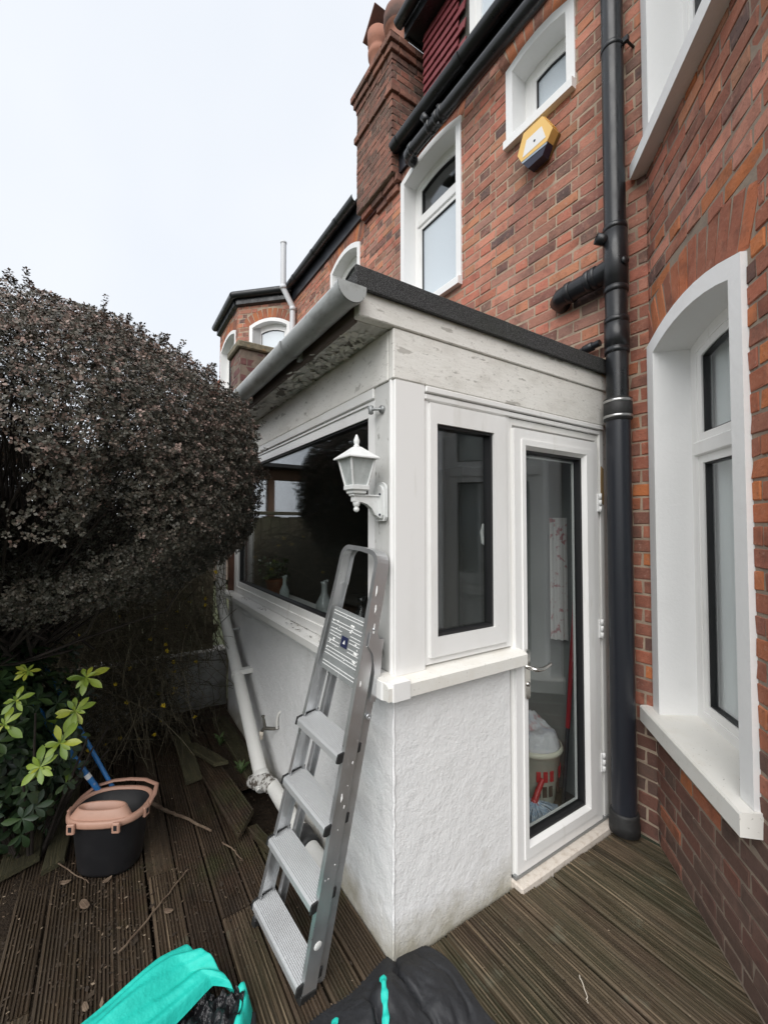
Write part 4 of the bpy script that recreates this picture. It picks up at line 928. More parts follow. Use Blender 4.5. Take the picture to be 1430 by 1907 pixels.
# ------------------------------------------------------------------ lantern
ln_ = thing('wall_lantern', 'white coach lantern on a curved bracket fixed to the porch corner', 'wall lantern', (-.062, -.012, 1.74))
bp = [(-.030, -.07), (.030, -.07), (.040, -.055), (.040, .055)] + [(.040*math.cos(t), .055+.030*math.sin(t)) for t in np.linspace(.2, math.pi-.2, 8)] + [(-.040, .055), (-.040, -.055)]
MB().prism(bp, 0, -.012).build('back_plate', 'lantern_white', ln_); MB().prism([(x*.8, z*.85) for x, z in bp], -.012, -.022).build('back_boss', 'lantern_white', ln_)
for z in (.035, -.045): MB().lathe([(.0045, 0), (.0045, .004), (0, .005)], (.018, -.022, z), 10, axis=(0, -1, 0)).build('screw', 'alarm_navy', ln_)
arm = MB(); a1 = []
side = [(-.02, .03), (-.05, .027), (-.10, .026), (-.135, .026), (-.135, .004), (-.10, .002), (-.075, -.006), (-.055, -.022), (-.042, -.045), (-.02, -.058)]
arm.prism(side, -.013, .013, 'x'); arm.box(-.019, .019, -.142, -.018, .024, .032, .003).build('arm', 'lantern_white', ln_)
MB().lathe([(.012, .006), (.015, 0), (.012, -.012), (.007, -.016), (.011, -.022), (.011, -.030), (.005, -.036), (0, -.037)], (0, -.118, 0), 16).build('drop_finial', 'lantern_white', ln_)
q2 = math.pi/4; sq = math.sqrt(2); C0 = (0, -.118, 0)
MB().lathe([(.023*sq, .032), (.028*sq, .036), (.028*sq, .044), (.036*sq, .050), (.036*sq, .064), (.034*sq, .066)], C0, 4, rot=q2, smooth=False).build('base', 'lantern_white', ln_)
for i in range(4):
    t = q2+i*math.pi/2; c, s_ = math.cos(t)*sq, math.sin(t)*sq
    MB().tube([(c*.031, -.118+s_*.031, .064), (c*.051, -.118+s_*.051, .168)], .0048, 6).build('corner_bar', 'lantern_white', ln_)
    t2 = t+math.pi/2; c2, s2_ = math.cos(t2)*sq, math.sin(t2)*sq
    P = [(c*.0295, -.118+s_*.0295, .066), (c2*.0295, -.118+s2_*.0295, .066), (c2*.0495, -.118+s2_*.0495, .166), (c*.0495, -.118+s_*.0495, .166)]
    nn = np.cross(np.array(P[1])-P[0], np.array(P[2])-P[0]); nn = nn/np.linalg.norm(nn)*.0025
    MB().add(P + [tuple(np.array(p)-nn) for p in P], [[0, 1, 2, 3], [7, 6, 5, 4], [0, 4, 5, 1], [1, 5, 6, 2], [2, 6, 7, 3], [3, 7, 4, 0]]).build('pane', 'lantern_glass' if 'lantern_glass' in MATS else 'lantern_pane', ln_)
MB().lathe([(.0, .166), (.066*sq, .166), (.066*sq, .171), (.045*sq, .188), (.024*sq, .205), (.015*sq, .213), (.011*sq, .215)], C0, 4, rot=q2, smooth=False).build('roof', 'lantern_white', ln_)
MB().lathe([(.015, .213), (.010, .221), (.008, .224), (.011, .231), (.0115, .240), (.007, .252), (.003, .262), (0, .263)], C0, 16).build('finial', 'lantern_white', ln_)
MB().lathe([(.012, .07), (.019, .09), (.019, .12), (.0, .13)], C0, 14).build('bulb', 'bulb', ln_)
hk = thing('wall_bracket', 'small grey metal hook fixed above the lantern', 'bracket', (-.085, -.008, 2.12))
MB().tube([(.02, .0, 0), (.0, -.03, .0), (-.022, -.035, .0), (-.03, -.035, .012)], .006, 8).lathe([(.0, -.008), (.016, -.006), (.016, .006), (0, .008)], (.018, -.002, 0), 12, axis=(0, 1, 0)).lathe([(.0, -.02), (.010, -.016), (.010, .016), (0, .02)], (-.016, -.034, 0), 10).build('hook', 'grey_metal', hk)

# ------------------------------------------------------------------ ladder (folded, leaning on the porch corner)
fc0 = np.array([-.247, -.36, 0.0]); tc0 = np.array([-.12, -.09, 1.56])
ez = tc0-fc0; ez /= np.linalg.norm(ez); ex = np.array([.342, .045, 0]); ex -= ex@ez*ez; ex /= np.linalg.norm(ex); ey = np.cross(ez, ex)
lad = thing('step_ladder', 'paint-splashed aluminium step ladder leaning folded against the porch corner', 'ladder')
lad.matrix_world = Matrix(((ex[0], ey[0], ez[0], fc0[0]), (ex[1], ey[1], ez[1], fc0[1]), (ex[2], ey[2], ez[2], fc0[2]), (0, 0, 0, 1)))
def lc(z): return -.018+.026*z
def lhw(z): return .200-.050*z
def gz(x): return -ex[2]*x/ez[2]           # local z where the deck is
def stile(sgn):
    mb = MB(); dep, tk = .058, .0022
    z0 = gz(lc(0)+sgn*lhw(0)); n = 8; zs = [z0+(1.44-z0)*k/n for k in range(n+1)]
    # C-channel, web outside, lips inward
    prof = [(0, 0), (0, dep), (-.020, dep), (-.020, dep-tk), (-tk, dep-tk), (-tk, tk), (-.020, tk), (-.020, 0)]
    V = []
    for z in zs:
        for px, py in prof: V.append((lc(z)+sgn*(lhw(z)+px), py-.006, z))
    m_ = len(prof)
    mb.add(V, [[i*m_+k, i*m_+(k+1) % m_, (i+1)*m_+(k+1) % m_, (i+1)*m_+k] for i in range(n) for k in range(m_)] + [list(range(m_)), [n*m_+k for k in range(m_)][::-1]])
    return mb
for s in (-1, 1): stile(s).build('front_stile', 'aluminium', lad)
# hoop
pts = []; zt = 1.44; r_ = .055; xl, xr = lc(zt)-lhw(zt), lc(zt)+lhw(zt); top = 1.597
pts = [(xl, 0, zt-.01), (xl+.004, 0, top-r_)] + [(xl+.004+r_*(1-math.cos(t)), 0, top-r_+r_*math.sin(t)) for t in np.linspace(.25, math.pi/2, 6)]
pts += [((xl+xr)/2+.01, 0, top+.003)] + [(xr-.004-r_*(1-math.cos(t)), 0, top-r_+r_*math.sin(t)) for t in np.linspace(math.pi/2, .25, 6)] + [(xr-.004, 0, top-r_), (xr, 0, zt-.01)]
hb = MB(); P = np.array(pts); T = np.gradient(P, axis=0); T /= np.linalg.norm(T, axis=1)[:, None]; V = []
for p, t in zip(P, T):
    nrm = np.array([t[2], 0, -t[0]])       # inward side
    for a, b in ((0, -.006), (0, .052), (.004, .055), (.018, .055), (.018, .052), (.004, .048), (.004, -.002), (.018, -.004), (.018, -.0065)): V.append(p+nrm*a+np.array([0, b, 0]))
m_ = 9; hb.add(V, [[i*m_+k, i*m_+(k+1) % m_, (i+1)*m_+(k+1) % m_, (i+1)*m_+k] for i in range(len(P)-1) for k in range(m_)], False)
hb.build('hand_hoop', 'aluminium', lad)
# rear legs, pivoting just behind the front stiles
for s in (-1, 1):
    mb = MB(); n = 6; z0 = gz(lc(0)+s*.17)+.012; V = []
    for k in range(n+1):
        z = z0+(1.27-z0)*k/n; xx = lc(z)+s*(lhw(z)-.010-.014*(1-z/1.3))
        for px, py in ((0, 0), (0, .034), (-.022, .034), (-.022, .031), (-.003, .031), (-.003, .003), (-.022, .003), (-.022, 0)): V.append((xx+s*px, .066+.004*(1.3-z)+py, z))
    mb.add(V, [[i*8+k, i*8+(k+1) % 8, (i+1)*8+(k+1) % 8, (i+1)*8+k] for i in range(n) for k in range(8)] + [list(range(8)), [n*8+k for k in range(8)][::-1]])
    mb.build('rear_leg', 'aluminium', lad)
    zz = 1.17; bk = MB(); bx = lc(zz)+s*(lhw(zz)+.003)
    poly = [(.01, zz+.13), (.05, zz+.12), (.085, zz+.05), (.10, zz-.06), (.095, zz-.13), (.07, zz-.13), (.065, zz-.02), (.04, zz+.05), (.01, zz+.08)]
    bk.prism(poly, bx, bx+s*.004, 'x').build('hinge_bracket', 'aluminium', lad)
    MB().lathe([(.012, 0), (.012, .005), (.005, .006), (.005, .003), (0, .003)], (lc(1.0)+s*(lhw(1.0)-.01), .085, .98), 14, axis=(s, 0, 0)).build('rivet', 'aluminium', lad)
    MB().lathe([(.006, 0), (.006, .004), (0, .006)], (lc(1.31)+s*lhw(1.31), .03, 1.31), 10, axis=(s, 0, 0)).build('rivet', 'aluminium', lad)
    MB().box(lc(.02)+s*(lhw(.02)-.012)-.014, lc(.02)+s*(lhw(.02)-.012)+.014, -.012, .056, gz(lc(0)+s*lhw(0))-.004, gz(lc(0)+s*lhw(0))+.03, .004).build('rubber_foot', 'rubber', lad)
for zc in (.055, .325, .585, .835):       # treads with ribbed tops and black end caps
    hw = lhw(zc)-.0025; cx = lc(zc); prof = [(.064, .0), (.064, .022)]
    nr = 13; tilt = .30
    for k in range(nr):
        y0 = .064-.088*k/nr; prof += [(y0-.001, .0235), (y0-.0028, .0255), (y0-.0045, .0255), (y0-.0062, .0235)]
    prof += [(-.026, .022), (-.028, .018), (-.026, -.004), (-.022, -.004), (-.022, .014), (.060, .017), (.060, .0)]
    prof = [(y, z+tilt*(y+.02)) for y, z in prof]
    mb = MB().prism([(y, zc+z) for y, z in prof], cx-hw+.004, cx+hw-.004, 'x'); tr = mb.build('tread', 'tread_alu', lad)
    for s in (-1, 1):
        ep = [(.067, -.002), (.067, .029), (-.03, .029), (-.032, .0), (-.02, -.006)]
        MB().prism([(y, zc+z+tilt*(y+.02)) for y, z in ep], cx+s*(hw-.007), cx+s*(hw+.0005), 'x').build('end_cap', 'rubber', tr)
    MB().box(cx-.10, cx+.10, .062, .068, zc+.0, zc+.01).build('rear_lip', 'aluminium', tr)
# folded platform
zp0, zp1 = 1.08, 1.335
Vp = []
for z in (zp0, zp1):
    Vp += [(lc(z)-lhw(z)+.020, .012, z), (lc(z)+lhw(z)-.020, .012, z), (lc(z)+lhw(z)-.020, .024, z), (lc(z)-lhw(z)+.020, .024, z)]
pl = MB().add(Vp, [[0, 1, 2, 3], [7, 6, 5, 4], [0, 4, 5, 1], [1, 5, 6, 2], [2, 6, 7, 3], [3, 7, 4, 0]])
plat = pl.build('platform', 'platform_alu', lad)
for z in (1.10, 1.113, 1.145, 1.158, 1.172, 1.27, 1.283, 1.31, 1.322):
    MB().box(lc(z)-lhw(z)+.028, lc(z)+lhw(z)-.028, .0105, .0125, z-.0013, z+.0013).build('platform_rib', 'white_mark', plat)
for z in (1.19, 1.203, 1.225, 1.238, 1.251):
    for s in (-1, 1):
        a, b = sorted((lc(z)+s*.030, lc(z)+s*(lhw(z)-.032))); MB().box(a, b, .0105, .0125, z-.0012, z+.0012).build('platform_rib', 'white_mark', plat)
MB().box(lc(1.22)-.020, lc(1.22)+.022, .009, .0118, 1.198, 1.24).build('sticker', 'sticker_blue', plat)
MB().prism([(lc(1.22)-.006, 1.212), (lc(1.22)+.008, 1.212), (lc(1.22)+.004, 1.228), (lc(1.22)-.001, 1.222)], .0084, .009).build('sticker_mark', 'white_mark', plat)
sp2 = MB()
for k in range(26):
    z = rng.uniform(1.09, 1.33); x = lc(z)+rng.uniform(-1, 1)*(lhw(z)-.03); rr = abs(rng.normal(.003, .0025))+.001
    sp2.lathe([(rr, 0), (rr*.7, .0012), (0, .0015)], (x, .0115, z), 7, axis=(0, -1, 0), sx=1+rng.random(), sy=1)
for k in range(12):
    z = rng.uniform(.1, 1.5); s = 1; rr = abs(rng.normal(.0012, .0012))+.0006
    sp2.lathe([(rr, 0), (rr*.7, .0008), (0, .001)], (lc(z)+lhw(z)+.0003, rng.uniform(.0, .045), z), 7, axis=(1, 0, 0), sx=1+2*rng.random())
for z, y, l in ((1.40, .02, .03), (1.33, .03, .05), (1.12, .01, .02), (.72, .015, .03), (1.47, .01, .04)):      # long dribbles
    sp2.tube([(lc(z)+lhw(z), y, z), (lc(z)+lhw(z)-.0005, y+.003, z-l*.5), (lc(z)+lhw(z), y+.001, z-l)], [.002, .005, .0015], 6)
sp2.lathe([(.016, 0), (.015, .001), (0, .0012)], (lc(.2)+lhw(.2)+.0003, .025, .20), 16, axis=(1, 0, 0))
o = sp2.build('paint_splashes', 'dried_paint', lad); o['kind'] = 'stuff'

# ------------------------------------------------------------------ mop bucket
bk = thing('mop_bucket', 'black mop bucket with pale terracotta wringer rim on the deck', 'bucket', (-1.16, -.885, .003), R(60))
def oval(a, b, n=40, e=2.6):
    o = []
    for k in range(n):
        t = 2*math.pi*k/n; c, s_ = math.cos(t), math.sin(t); o.append((a*np.sign(c)*abs(c)**(2/e), b*np.sign(s_)*abs(s_)**(2/e)))
    return o
def oval_shell(levels, n=40, close_bottom=True):
    mb = MB(); V = []
    for a, b, z in levels: V += [(x, y, z) for x, y in oval(a, b, n)]
    F = [[i*n+k, i*n+(k+1) % n, (i+1)*n+(k+1) % n, (i+1)*n+k] for i in range(len(levels)-1) for k in range(n)]
    if close_bottom: F.append(list(range(n))[::-1])
    return mb.add(V, F, True)
bs = oval_shell([(.125, .095, 0), (.135, .105, .02), (.160, .125, .26), (.163, .128, .27), (.158, .123, .27), (.132, .10, .03)]); bs.add([(x, y, .03) for x, y in oval(.132, .10)], [list(range(40))])
bs.build('pail', 'bucket_black', bk, fix=False)
rim = oval_shell([(.160, .125, .252), (.176, .140, .250), (.181, .145, .258), (.181, .145, .276), (.174, .138, .286), (.163, .127, .284), (.160, .124, .272)], close_bottom=False)
rim.build('rim', 'bucket_pink', bk, fix=False)
for x, y, rz in ((.10, -.143, 0), (-.10, -.143, 0), (.178, -.03, 1.4), (-.178, -.03, -1.4)):
    MB().box(-.018, .018, -.008, .006, .235, .282, .004, Matrix.Translation((x, y, 0)) @ Matrix.Rotation(rz, 4, 'Z')).build('clip', 'bucket_pink', bk)
    MB().box(-.007, .007, -.010, -.006, .25, .272, 0, Matrix.Translation((x, y, 0)) @ Matrix.Rotation(rz, 4, 'Z')).build('clip_slot', 'bucket_black', bk)
wr = MB(); n = 40; lv = []
for sx, sy, cy, z in ((.150, .042, -.092, .268), (.138, .043, -.088, .284), (.112, .038, -.080, .318), (.106, .035, -.079, .323), (.098, .030, -.079, .319), (.07, .02, -.080, .275), (.055, .015, -.080, .262)):
    lv.append([(x, y+cy, z + (.012*(x/.1) if z > .33 else 0)) for x, y in oval(sx, sy, n, 2.3)])
V = [p for l in lv for p in l]; wr.add(V, [[i*n+k, i*n+(k+1) % n, (i+1)*n+(k+1) % n, (i+1)*n+k] for i in range(len(lv)-1) for k in range(n)] + [[(len(lv)-1)*n+k for k in range(n)]], True)
wro = wr.build('wringer', 'bucket_pink', bk, fix=False)
for k in range(5): MB().lathe([(.006, 0), (.006, .002), (0, .002)], (-.04+.02*k, -.068, .264), 8).build('drain_hole', 'bucket_black', wro)
hb_ = MB().tube([(.176, 0, .275), (.175, .06, .282), (.155, .13, .29), (.08, .165, .296), (0, .172, .298), (-.08, .165, .296), (-.155, .13, .29), (-.175, .06, .282), (-.176, 0, .275)], .011, 10, flat=.6).build('carry_handle', 'bucket_pink', bk)
for i, (p, q, r_, lab) in enumerate((((-1.30, -.80, .03), (-1.37, -1.235, .80), .0135, 'thicker blue broom handle nearer the camera leaning from bucket into the choisya'), ((-1.265, -.762, .03), (-1.61, -1.20, .88), .0105, 'thinner blue broom handle behind the other leaning from bucket into the choisya'))):
    h_ = thing('blue_broom', lab, 'handle', p, group='blue handles by the bucket'); d = np.array(q)-p
    MB().tube([(0, 0, 0), tuple(d*.5), tuple(d)], r_, 14).build('pole', 'handle_blue', h_)
    MB().tube([tuple(d*.42), tuple(d*.45)], r_+.0006, 14).build('grip_sticker', 'alarm_label' if i == 0 else 'handle_blue', h_)

# ------------------------------------------------------------------ bags in the foreground
def fbm(x, y, seed, oct_=4, f=1.0):
    r_ = np.random.default_rng(seed); v = np.zeros_like(x); a = 1.0
    for _ in range(oct_):
        th = r_.uniform(0, 6.28, 4); ph = r_.uniform(0, 6.28, 4)
        for t, p in zip(th, ph): v += a*np.sin(f*(x*np.cos(t)+y*np.sin(t))+p)/4
        a *= .5; f *= 1.9
    return v
bb_ = thing('black_bag', 'limp black fabric bag with turquoise drawcord heaped at the foot of the porch', 'bag', (.34, -.17, 0))
n, m_ = 150, 130; gx, gy = np.meshgrid(np.linspace(-1, 1, n), np.linspace(-1, 1, m_), indexing='ij')
rad = np.sqrt(gx**2+gy**2)+1e-6; ang = np.arctan2(gy, gx); sq_ = np.maximum(np.abs(gx), np.abs(gy)); X = gx*sq_/rad; Y = gy*sq_/rad; rr = np.sqrt(X*X+Y*Y)
env = 1-smoothstep(.66, 1.0, rr); out_r = 1+.10*np.sin(3*ang+.6)+.07*np.sin(5*ang+2)
BX, BY = X*.40*out_r, Y*.40*out_r
crease = np.abs(fbm(BX*1.0, BY*1.6, 21, 3, 14)); Z = env**.6*(.036+.020*fbm(BX, BY, 3, 3, 7)) + .010*fbm(BX, BY, 5, 4, 24)*env - .028*np.exp(-(crease/.10)**2)*env + .010*np.abs(fbm(BX, BY, 31, 3, 40))*env + .04*np.exp(-(((BX+.24)/.05)**2+((BY-.06)/.05)**2)) - .05*np.exp(-((BX+.02)/.07)**2)*env
ridge = np.exp(-((BX*.85-BY*.5+.06)/.022)**2)*.025*env
Z = np.maximum(Z+ridge, .004); Z[rr > .985] = -.002
MB().grid(np.stack([BX, BY, Z], -1).reshape(-1, 3), n, m_).build('sack', 'bag_black', bb_, fix=False)
def surfz(x, y):
    i = np.argmin((BX-x)**2+(BY-y)**2); return Z.reshape(-1)[i]
def ribbon(name, path, wdt, m, parent, lift=.006):
    P = []
    for k in range(len(path)-1):
        for t in np.linspace(0, 1, 14, endpoint=(k == len(path)-2)): P.append(np.array(path[k])*(1-t)+np.array(path[k+1])*t)
    P = np.array(P); T = np.gradient(P, axis=0); T /= np.linalg.norm(T, axis=1)[:, None]; V = []
    for i, (p, t) in enumerate(zip(P, T)):
        nn = np.array([-t[1], t[0]]); wv = wdt*(1+.25*math.sin(i*.9)); 
        for s_, hz in ((-1, 0), (-.4, .004), (.4, .004), (1, 0)):
            q = p+nn*wv*s_; V.append((q[0], q[1], surfz(q[0], q[1])+lift+hz+.003*math.sin(i*1.7)))
    return MB().grid(V, len(P), 4).build(name, m, parent, fix=False)
ribbon('drawcord', [(-.26, .07), (-.18, .03), (-.09, -.03), (-.01, -.07), (.06, -.13), (.14, -.2)], .010, 'bag_teal', bb_)
ribbon('drawcord', [(-.28, -.10), (-.20, -.17), (-.13, -.22), (-.08, -.27)], .009, 'bag_teal', bb_)
MB().tube([(.045, -.09, surfz(.045, -.09)+.016), (.065, -.10, surfz(.065, -.10)+.022), (.085, -.10, surfz(.085, -.1)+.016)], .009, 8).build('cord_lock', 'rubber', bb_)
tb = thing('turquoise_bag', 'turquoise fabric bag with black lining lying open on the deck', 'bag', (-.32, -.80, 0))
def lerp_path(pts, t):
    t = t*(len(pts)-1); k = min(int(t), len(pts)-2); f = t-k; return np.array(pts[k])*(1-f)+np.array(pts[k+1])*f
LEFT = [(-.135, .150), (-.10, .03), (-.05, -.12), (.02, -.30), (.09, -.50)]
RGHT = [(.150, .285), (.088, .205), (.125, .10), (.175, -.03), (.27, -.30)]
nu, nv = 90, 60; V = []
for i in range(nu):
    u = i/(nu-1); l, r_ = lerp_path(LEFT, u), lerp_path(RGHT, u)
    for j in range(nv):
        v = j/(nv-1); p = l+(r_-l)*v
        body = smoothstep(0, .16, v)*(.075+.045*math.sin(math.pi*v**.8))
        fold = .010*math.sin(13*v+4*u+1.5*math.sin(6*u))*smoothstep(.1, .3, v)+.006*math.sin(11*u-8*v)+.004*math.sin(31*v+9*u)
        z = (body+fold)*(.25+.75*smoothstep(0, .07, u)) - .020*smoothstep(.93, 1.0, v)
        V.append((p[0], p[1], max(z, .002)))
MB().grid(V, nu, nv).build('outer_panel', 'bag_teal', tb, fix=False)
RIM = [(.150, .285), (.185, .288), (.225, .270), (.262, .245), (.305, .205), (.36, .14), (.43, .05)]
V = []; nu, nv = 70, 50
for i in range(nu):
    u = i/(nu-1); l = lerp_path(RGHT[1:], u)-np.array((.02, .01)); r_ = lerp_path(RIM, u)
    for j in range(nv):
        v = j/(nv-1); p = l+(r_-l)*v
        z = .028+.055*v**3+.010*math.sin(17*v+9*u+2*math.sin(9*u))+.008*math.sin(29*u-11*v)+.004*math.sin(47*v-23*u)
        V.append((p[0], p[1], z))
MB().grid(V, nu, nv).build('lining', 'bag_lining', tb, fix=False)
Vr = []; nr_ = 40
for i in range(nr_):
    p = lerp_path(RIM, i/(nr_-1)); q = lerp_path(RIM, min(1, i/(nr_-1)+.01))-lerp_path(RIM, max(0, i/(nr_-1)-.01)); q = q/np.linalg.norm(q); nn2 = np.array((q[1], -q[0]))
    z = .085+.004*math.sin(i*.8)
    for a, h in ((.012, -.006), (.002, .002), (-.008, .0), (-.016, -.03), (-.028, -.075)): Vr.append((p[0]+nn2[0]*a, p[1]+nn2[1]*a, max(.003, z+h)))
MB().grid(Vr, nr_, 5).build('rim', 'bag_teal', tb, fix=False)
MB().tube([(.20, .305, .012), (.26, .29, .014), (.31, .25, .012), (.38, .17, .014)], .016, 10, flat=.6).build('black_hem', 'bag_black', tb)

# ------------------------------------------------------------------ sticks and litter on the deck
def stick(label, pts, r0, r1, m):
    P = []
    for k in range(len(pts)-1):
        for t in np.linspace(0, 1, 6, endpoint=(k == len(pts)-2)): P.append(np.array(pts[k])*(1-t)+np.array(pts[k+1])*t+rng.normal(0, .0015, 3))
    o = MB().tube(P, list(np.linspace(r0, r1, len(P))), 7).build('stick', m); tag(o, label, 'stick', 'sticks on the deck'); return o
stick('long thin pale stick lying across the deck in front of the bucket', [(-.60, -.86, .016), (-.72, -.74, .012), (-.87, -.60, .010), (-.885, -.58, .014)], .0045, .0032, 'twig')
stick('flat dark stick pointing right from behind the bucket', [(-1.55, -.70, .02), (-1.40, -.62, .02), (-1.25, -.52, .018), (-1.10, -.43, .012)], .012, .006, 'twig')
stick('thin twig beside the angled plank end', [(-.98, -.40, .012), (-.88, -.36, .015), (-.80, -.345, .012)], .004, .002, 'twig')
stick('short bent twig left of the bucket', [(-1.30, -1.13, .03), (-1.14, -1.02, .012), (-1.06, -.97, .01)], .0035, .002, 'twig')
stick('pale straw lying on the right hand deck', [(.40, .55, .006), (.46, .50, .010), (.47, .49, .006)], .0022, .0012, 'hose_cream')
stick('small pale leaf stalk on the right deck near the bay', [(.70, .55, .006), (.76, .53, .009), (.80, .55, .006)], .003, .0015, 'hose_cream')
mb = MB(); rv = []; NCH = 5800
xs = np.concatenate([rng.normal(-.95, .45, 3600), rng.uniform(-2.3, .2, 1300), rng.uniform(.1, 1.2, 900)])
ys = np.concatenate([rng.normal(-1.0, .30, 3600), rng.uniform(-1.7, -.05, 1300), rng.uniform(-.3, 1.3, 900)])
for k in range(NCH):
    x, y = xs[k], ys[k]
    if (x > -2.6 and x < .02 and y > -.01) or y > D-.1-(x-XB): continue
    l = (abs(rng.normal(.0032, .003))+.0012)*(2.2 if rng.random() < .035 else 1); wd = l*rng.uniform(.25, .6); a = rng.uniform(0, 6.28); c, s_ = math.cos(a), math.sin(a); t = rng.uniform(.1, .6)*wd; z = .001 + (0 if rng.random() < .8 else .004)
    if k > 4900: l *= .6; wd *= .6
    mb.add([(x+c*l, y+s_*l, z+t), (x-s_*wd, y+c*wd, z), (x-c*l, y-s_*l, z+t*.4), (x+s_*wd, y-c*wd, z+t)], [[0, 1, 2, 3]]); rv += [rng.random()**1.8]*4
o = mb.build('leaf_litter', 'chips', rnd=np.array(rv), fix=False); o['kind'] = 'stuff'; o['label'] = 'scattered bark, leaf and soil litter over the deck'; o['category'] = 'litter'
# soil smear heaped over the boards at the left
V = []; n = 60
for i in range(n):
    for j in range(n):
        x = -1.75+1.5*i/(n-1); y = -1.75+.95*j/(n-1); e = math.exp(-(((x+1.1)/.42)**2+((y+1.28)/.24)**2)*1.2)
        V.append((x, y, -.010+.022*e*(.6+.5*math.sin(9*x)*math.sin(11*y+1))+rng.normal(0, .0016)))
o = MB().grid(V, n, n).build('soil_patch', 'soil', fix=False); o['kind'] = 'structure'
for (x, y, s, a, lab) in ((-.93, -.98, .028, .4, 'brown bark chip in front of the bucket'), (-1.12, -1.06, .02, 1.2, 'curled dry leaf at the left of the bucket'), (-1.03, -.90, .018, 2.0, 'tan leaf lying against the bucket foot'), (-.70, -.68, .018, .9, 'mossy leaf beside the long pale stick'), (-.45, -.96, .016, .3, 'ochre leaf by the turquoise bag')):
    V = []; 
    for k in range(8):
        t = 2*math.pi*k/8; V.append((s*math.cos(t)*1.2, s*.6*math.sin(t)*(1+.2*math.cos(3*t)), .004*math.cos(2*t)))
    V += [(p[0], p[1], p[2]-.003) for p in V]
    o = MB().add(V, [list(range(8)), list(range(8, 16))[::-1]] + [[i, 8+i, 8+(i+1) % 8, (i+1) % 8] for i in range(8)]).build('leaf', 'twig', None, (x, y, .014), a); tag(o, lab, 'leaf', 'dead leaves on the deck')
# litter on the porch sill
mb = MB(); rv = []
for k in range(90):
    x = random.choice((-1.55, -1.0, -.9, -.62, -2.0))+rng.normal(0, .06); y = rng.uniform(-.05, .0); l = rng.uniform(.003, .011); a = rng.uniform(0, 6.28); c, s_ = math.cos(a), math.sin(a); z = 1.076+.17*(y+.05)+.003
    mb.add([(x+c*l, y+s_*l, z+.002), (x-s_*l*.35, y+c*l*.35, z), (x-c*l, y-s_*l, z), (x+s_*l*.35, y-c*l*.35, z+.002)], [[0, 1, 2, 3]]); rv += [rng.random()*.4]*4
o = mb.build('sill_litter', 'chips', rnd=np.array(rv), fix=False); o['kind'] = 'stuff'; o['label'] = 'dead leaf bits on the porch window sill'; o['category'] = 'litter'

# ------------------------------------------------------------------ planting
def leaf_cloud(P, Nrm, per, lmin, lmax, wr, spread, curl=.25, r=rng, val=None):
    """rosettes of small folded leaves; returns verts, faces, rnd"""
    n = len(P); a = np.cross(Nrm, np.array([.31, .52, .79])); a /= np.linalg.norm(a, axis=1)[:, None]; b = np.cross(Nrm, a)
    k = per; t = r.uniform(0, 6.28, (n, 1)) + np.arange(k)[None]*2.399 + r.normal(0, .25, (n, k))
    el = r.uniform(spread[0], spread[1], (n, k)); L_ = r.uniform(lmin, lmax, (n, k))
    d = (np.cos(t)*np.cos(el))[..., None]*a[:, None]+(np.sin(t)*np.cos(el))[..., None]*b[:, None]+np.sin(el)[..., None]*Nrm[:, None]
    sd_ = -np.sin(t)[..., None]*a[:, None]+np.cos(t)[..., None]*b[:, None]; upv = np.cross(d, sd_)
    base = P[:, None]+d*.004; tip = base+d*L_[..., None]-upv*(L_*curl*0)[..., None]; mid = base+d*(L_*.55)[..., None]
    w_ = (L_*wr)[..., None]; lf = mid+sd_*w_+upv*(w_*.35); rt = mid-sd_*w_+upv*(w_*.35)
    V = np.stack([base, rt, tip, lf], 2).reshape(-1, 3); m = n*k
    F = (np.arange(m)*4)[:, None]+np.arange(4)[None]
    v = (val[:, None]+r.normal(0, .10, (n, k))).clip(0, 1); v = np.repeat(v.reshape(-1), 4)
    return V, F, v
def fast_mesh(name, V, F, m, parent, rnd=None, smooth=False):
    me = bpy.data.meshes.new(name); nf, kf = F.shape; me.vertices.add(len(V)); me.vertices.foreach_set('co', V.astype(np.float32).reshape(-1))
    me.loops.add(nf*kf); me.loops.foreach_set('vertex_index', F.astype(np.int32).reshape(-1)); me.polygons.add(nf)
    me.polygons.foreach_set('loop_start', (np.arange(nf)*kf).astype(np.int32)); me.update(calc_edges=True); me.validate()
    if rnd is not None: at = me.attributes.new('rnd', 'FLOAT', 'POINT'); at.data.foreach_set('value', rnd.astype(np.float32))
    me.materials.append(MATS[m]); return link(name, me, parent)
def vnoise(P, f, seed):
    r_ = np.random.default_rng(seed); s = np.zeros(len(P))
    for _ in range(7):
        k = r_.normal(0, 1, 3); k /= np.linalg.norm(k); s += np.sin((P@k)*f*r_.uniform(.7, 1.5)+r_.uniform(0, 6.28))
    return s/7

sh = thing('berberis_shrub', 'huge domed dark purple shrub with pinkish leaf tips overhanging the deck', 'shrub', (-1.28, -1.25, 0))
SC = np.array([0, 0, 1.90]); SR = np.array([1.09, 1.09, .76])
N0 = 92000
dirs = rng.normal(0, 1, (N0, 3)); dirs /= np.linalg.norm(dirs, axis=1)[:, None]; dirs = dirs[dirs[:, 2] > -.86]
lump = 1+.07*vnoise(dirs, 5.5, 1)+.05*vnoise(dirs, 13, 2)
rad_ = np.where(rng.random(len(dirs)) < .72, rng.uniform(.90, 1.01, len(dirs)), rng.uniform(.62, .92, len(dirs)))
vz = np.where(dirs[:, 2] < 0, .98, 1.0)
P = SC + dirs*SR*(lump*rad_)[:, None]*np.stack([np.ones_like(vz), np.ones_like(vz), vz], 1)
den = vnoise(P, 6.5, 3)+.5*vnoise(P, 15, 4); keep = den > -.24-.30*(rad_ > .9)*(dirs[:, 2] > .15)
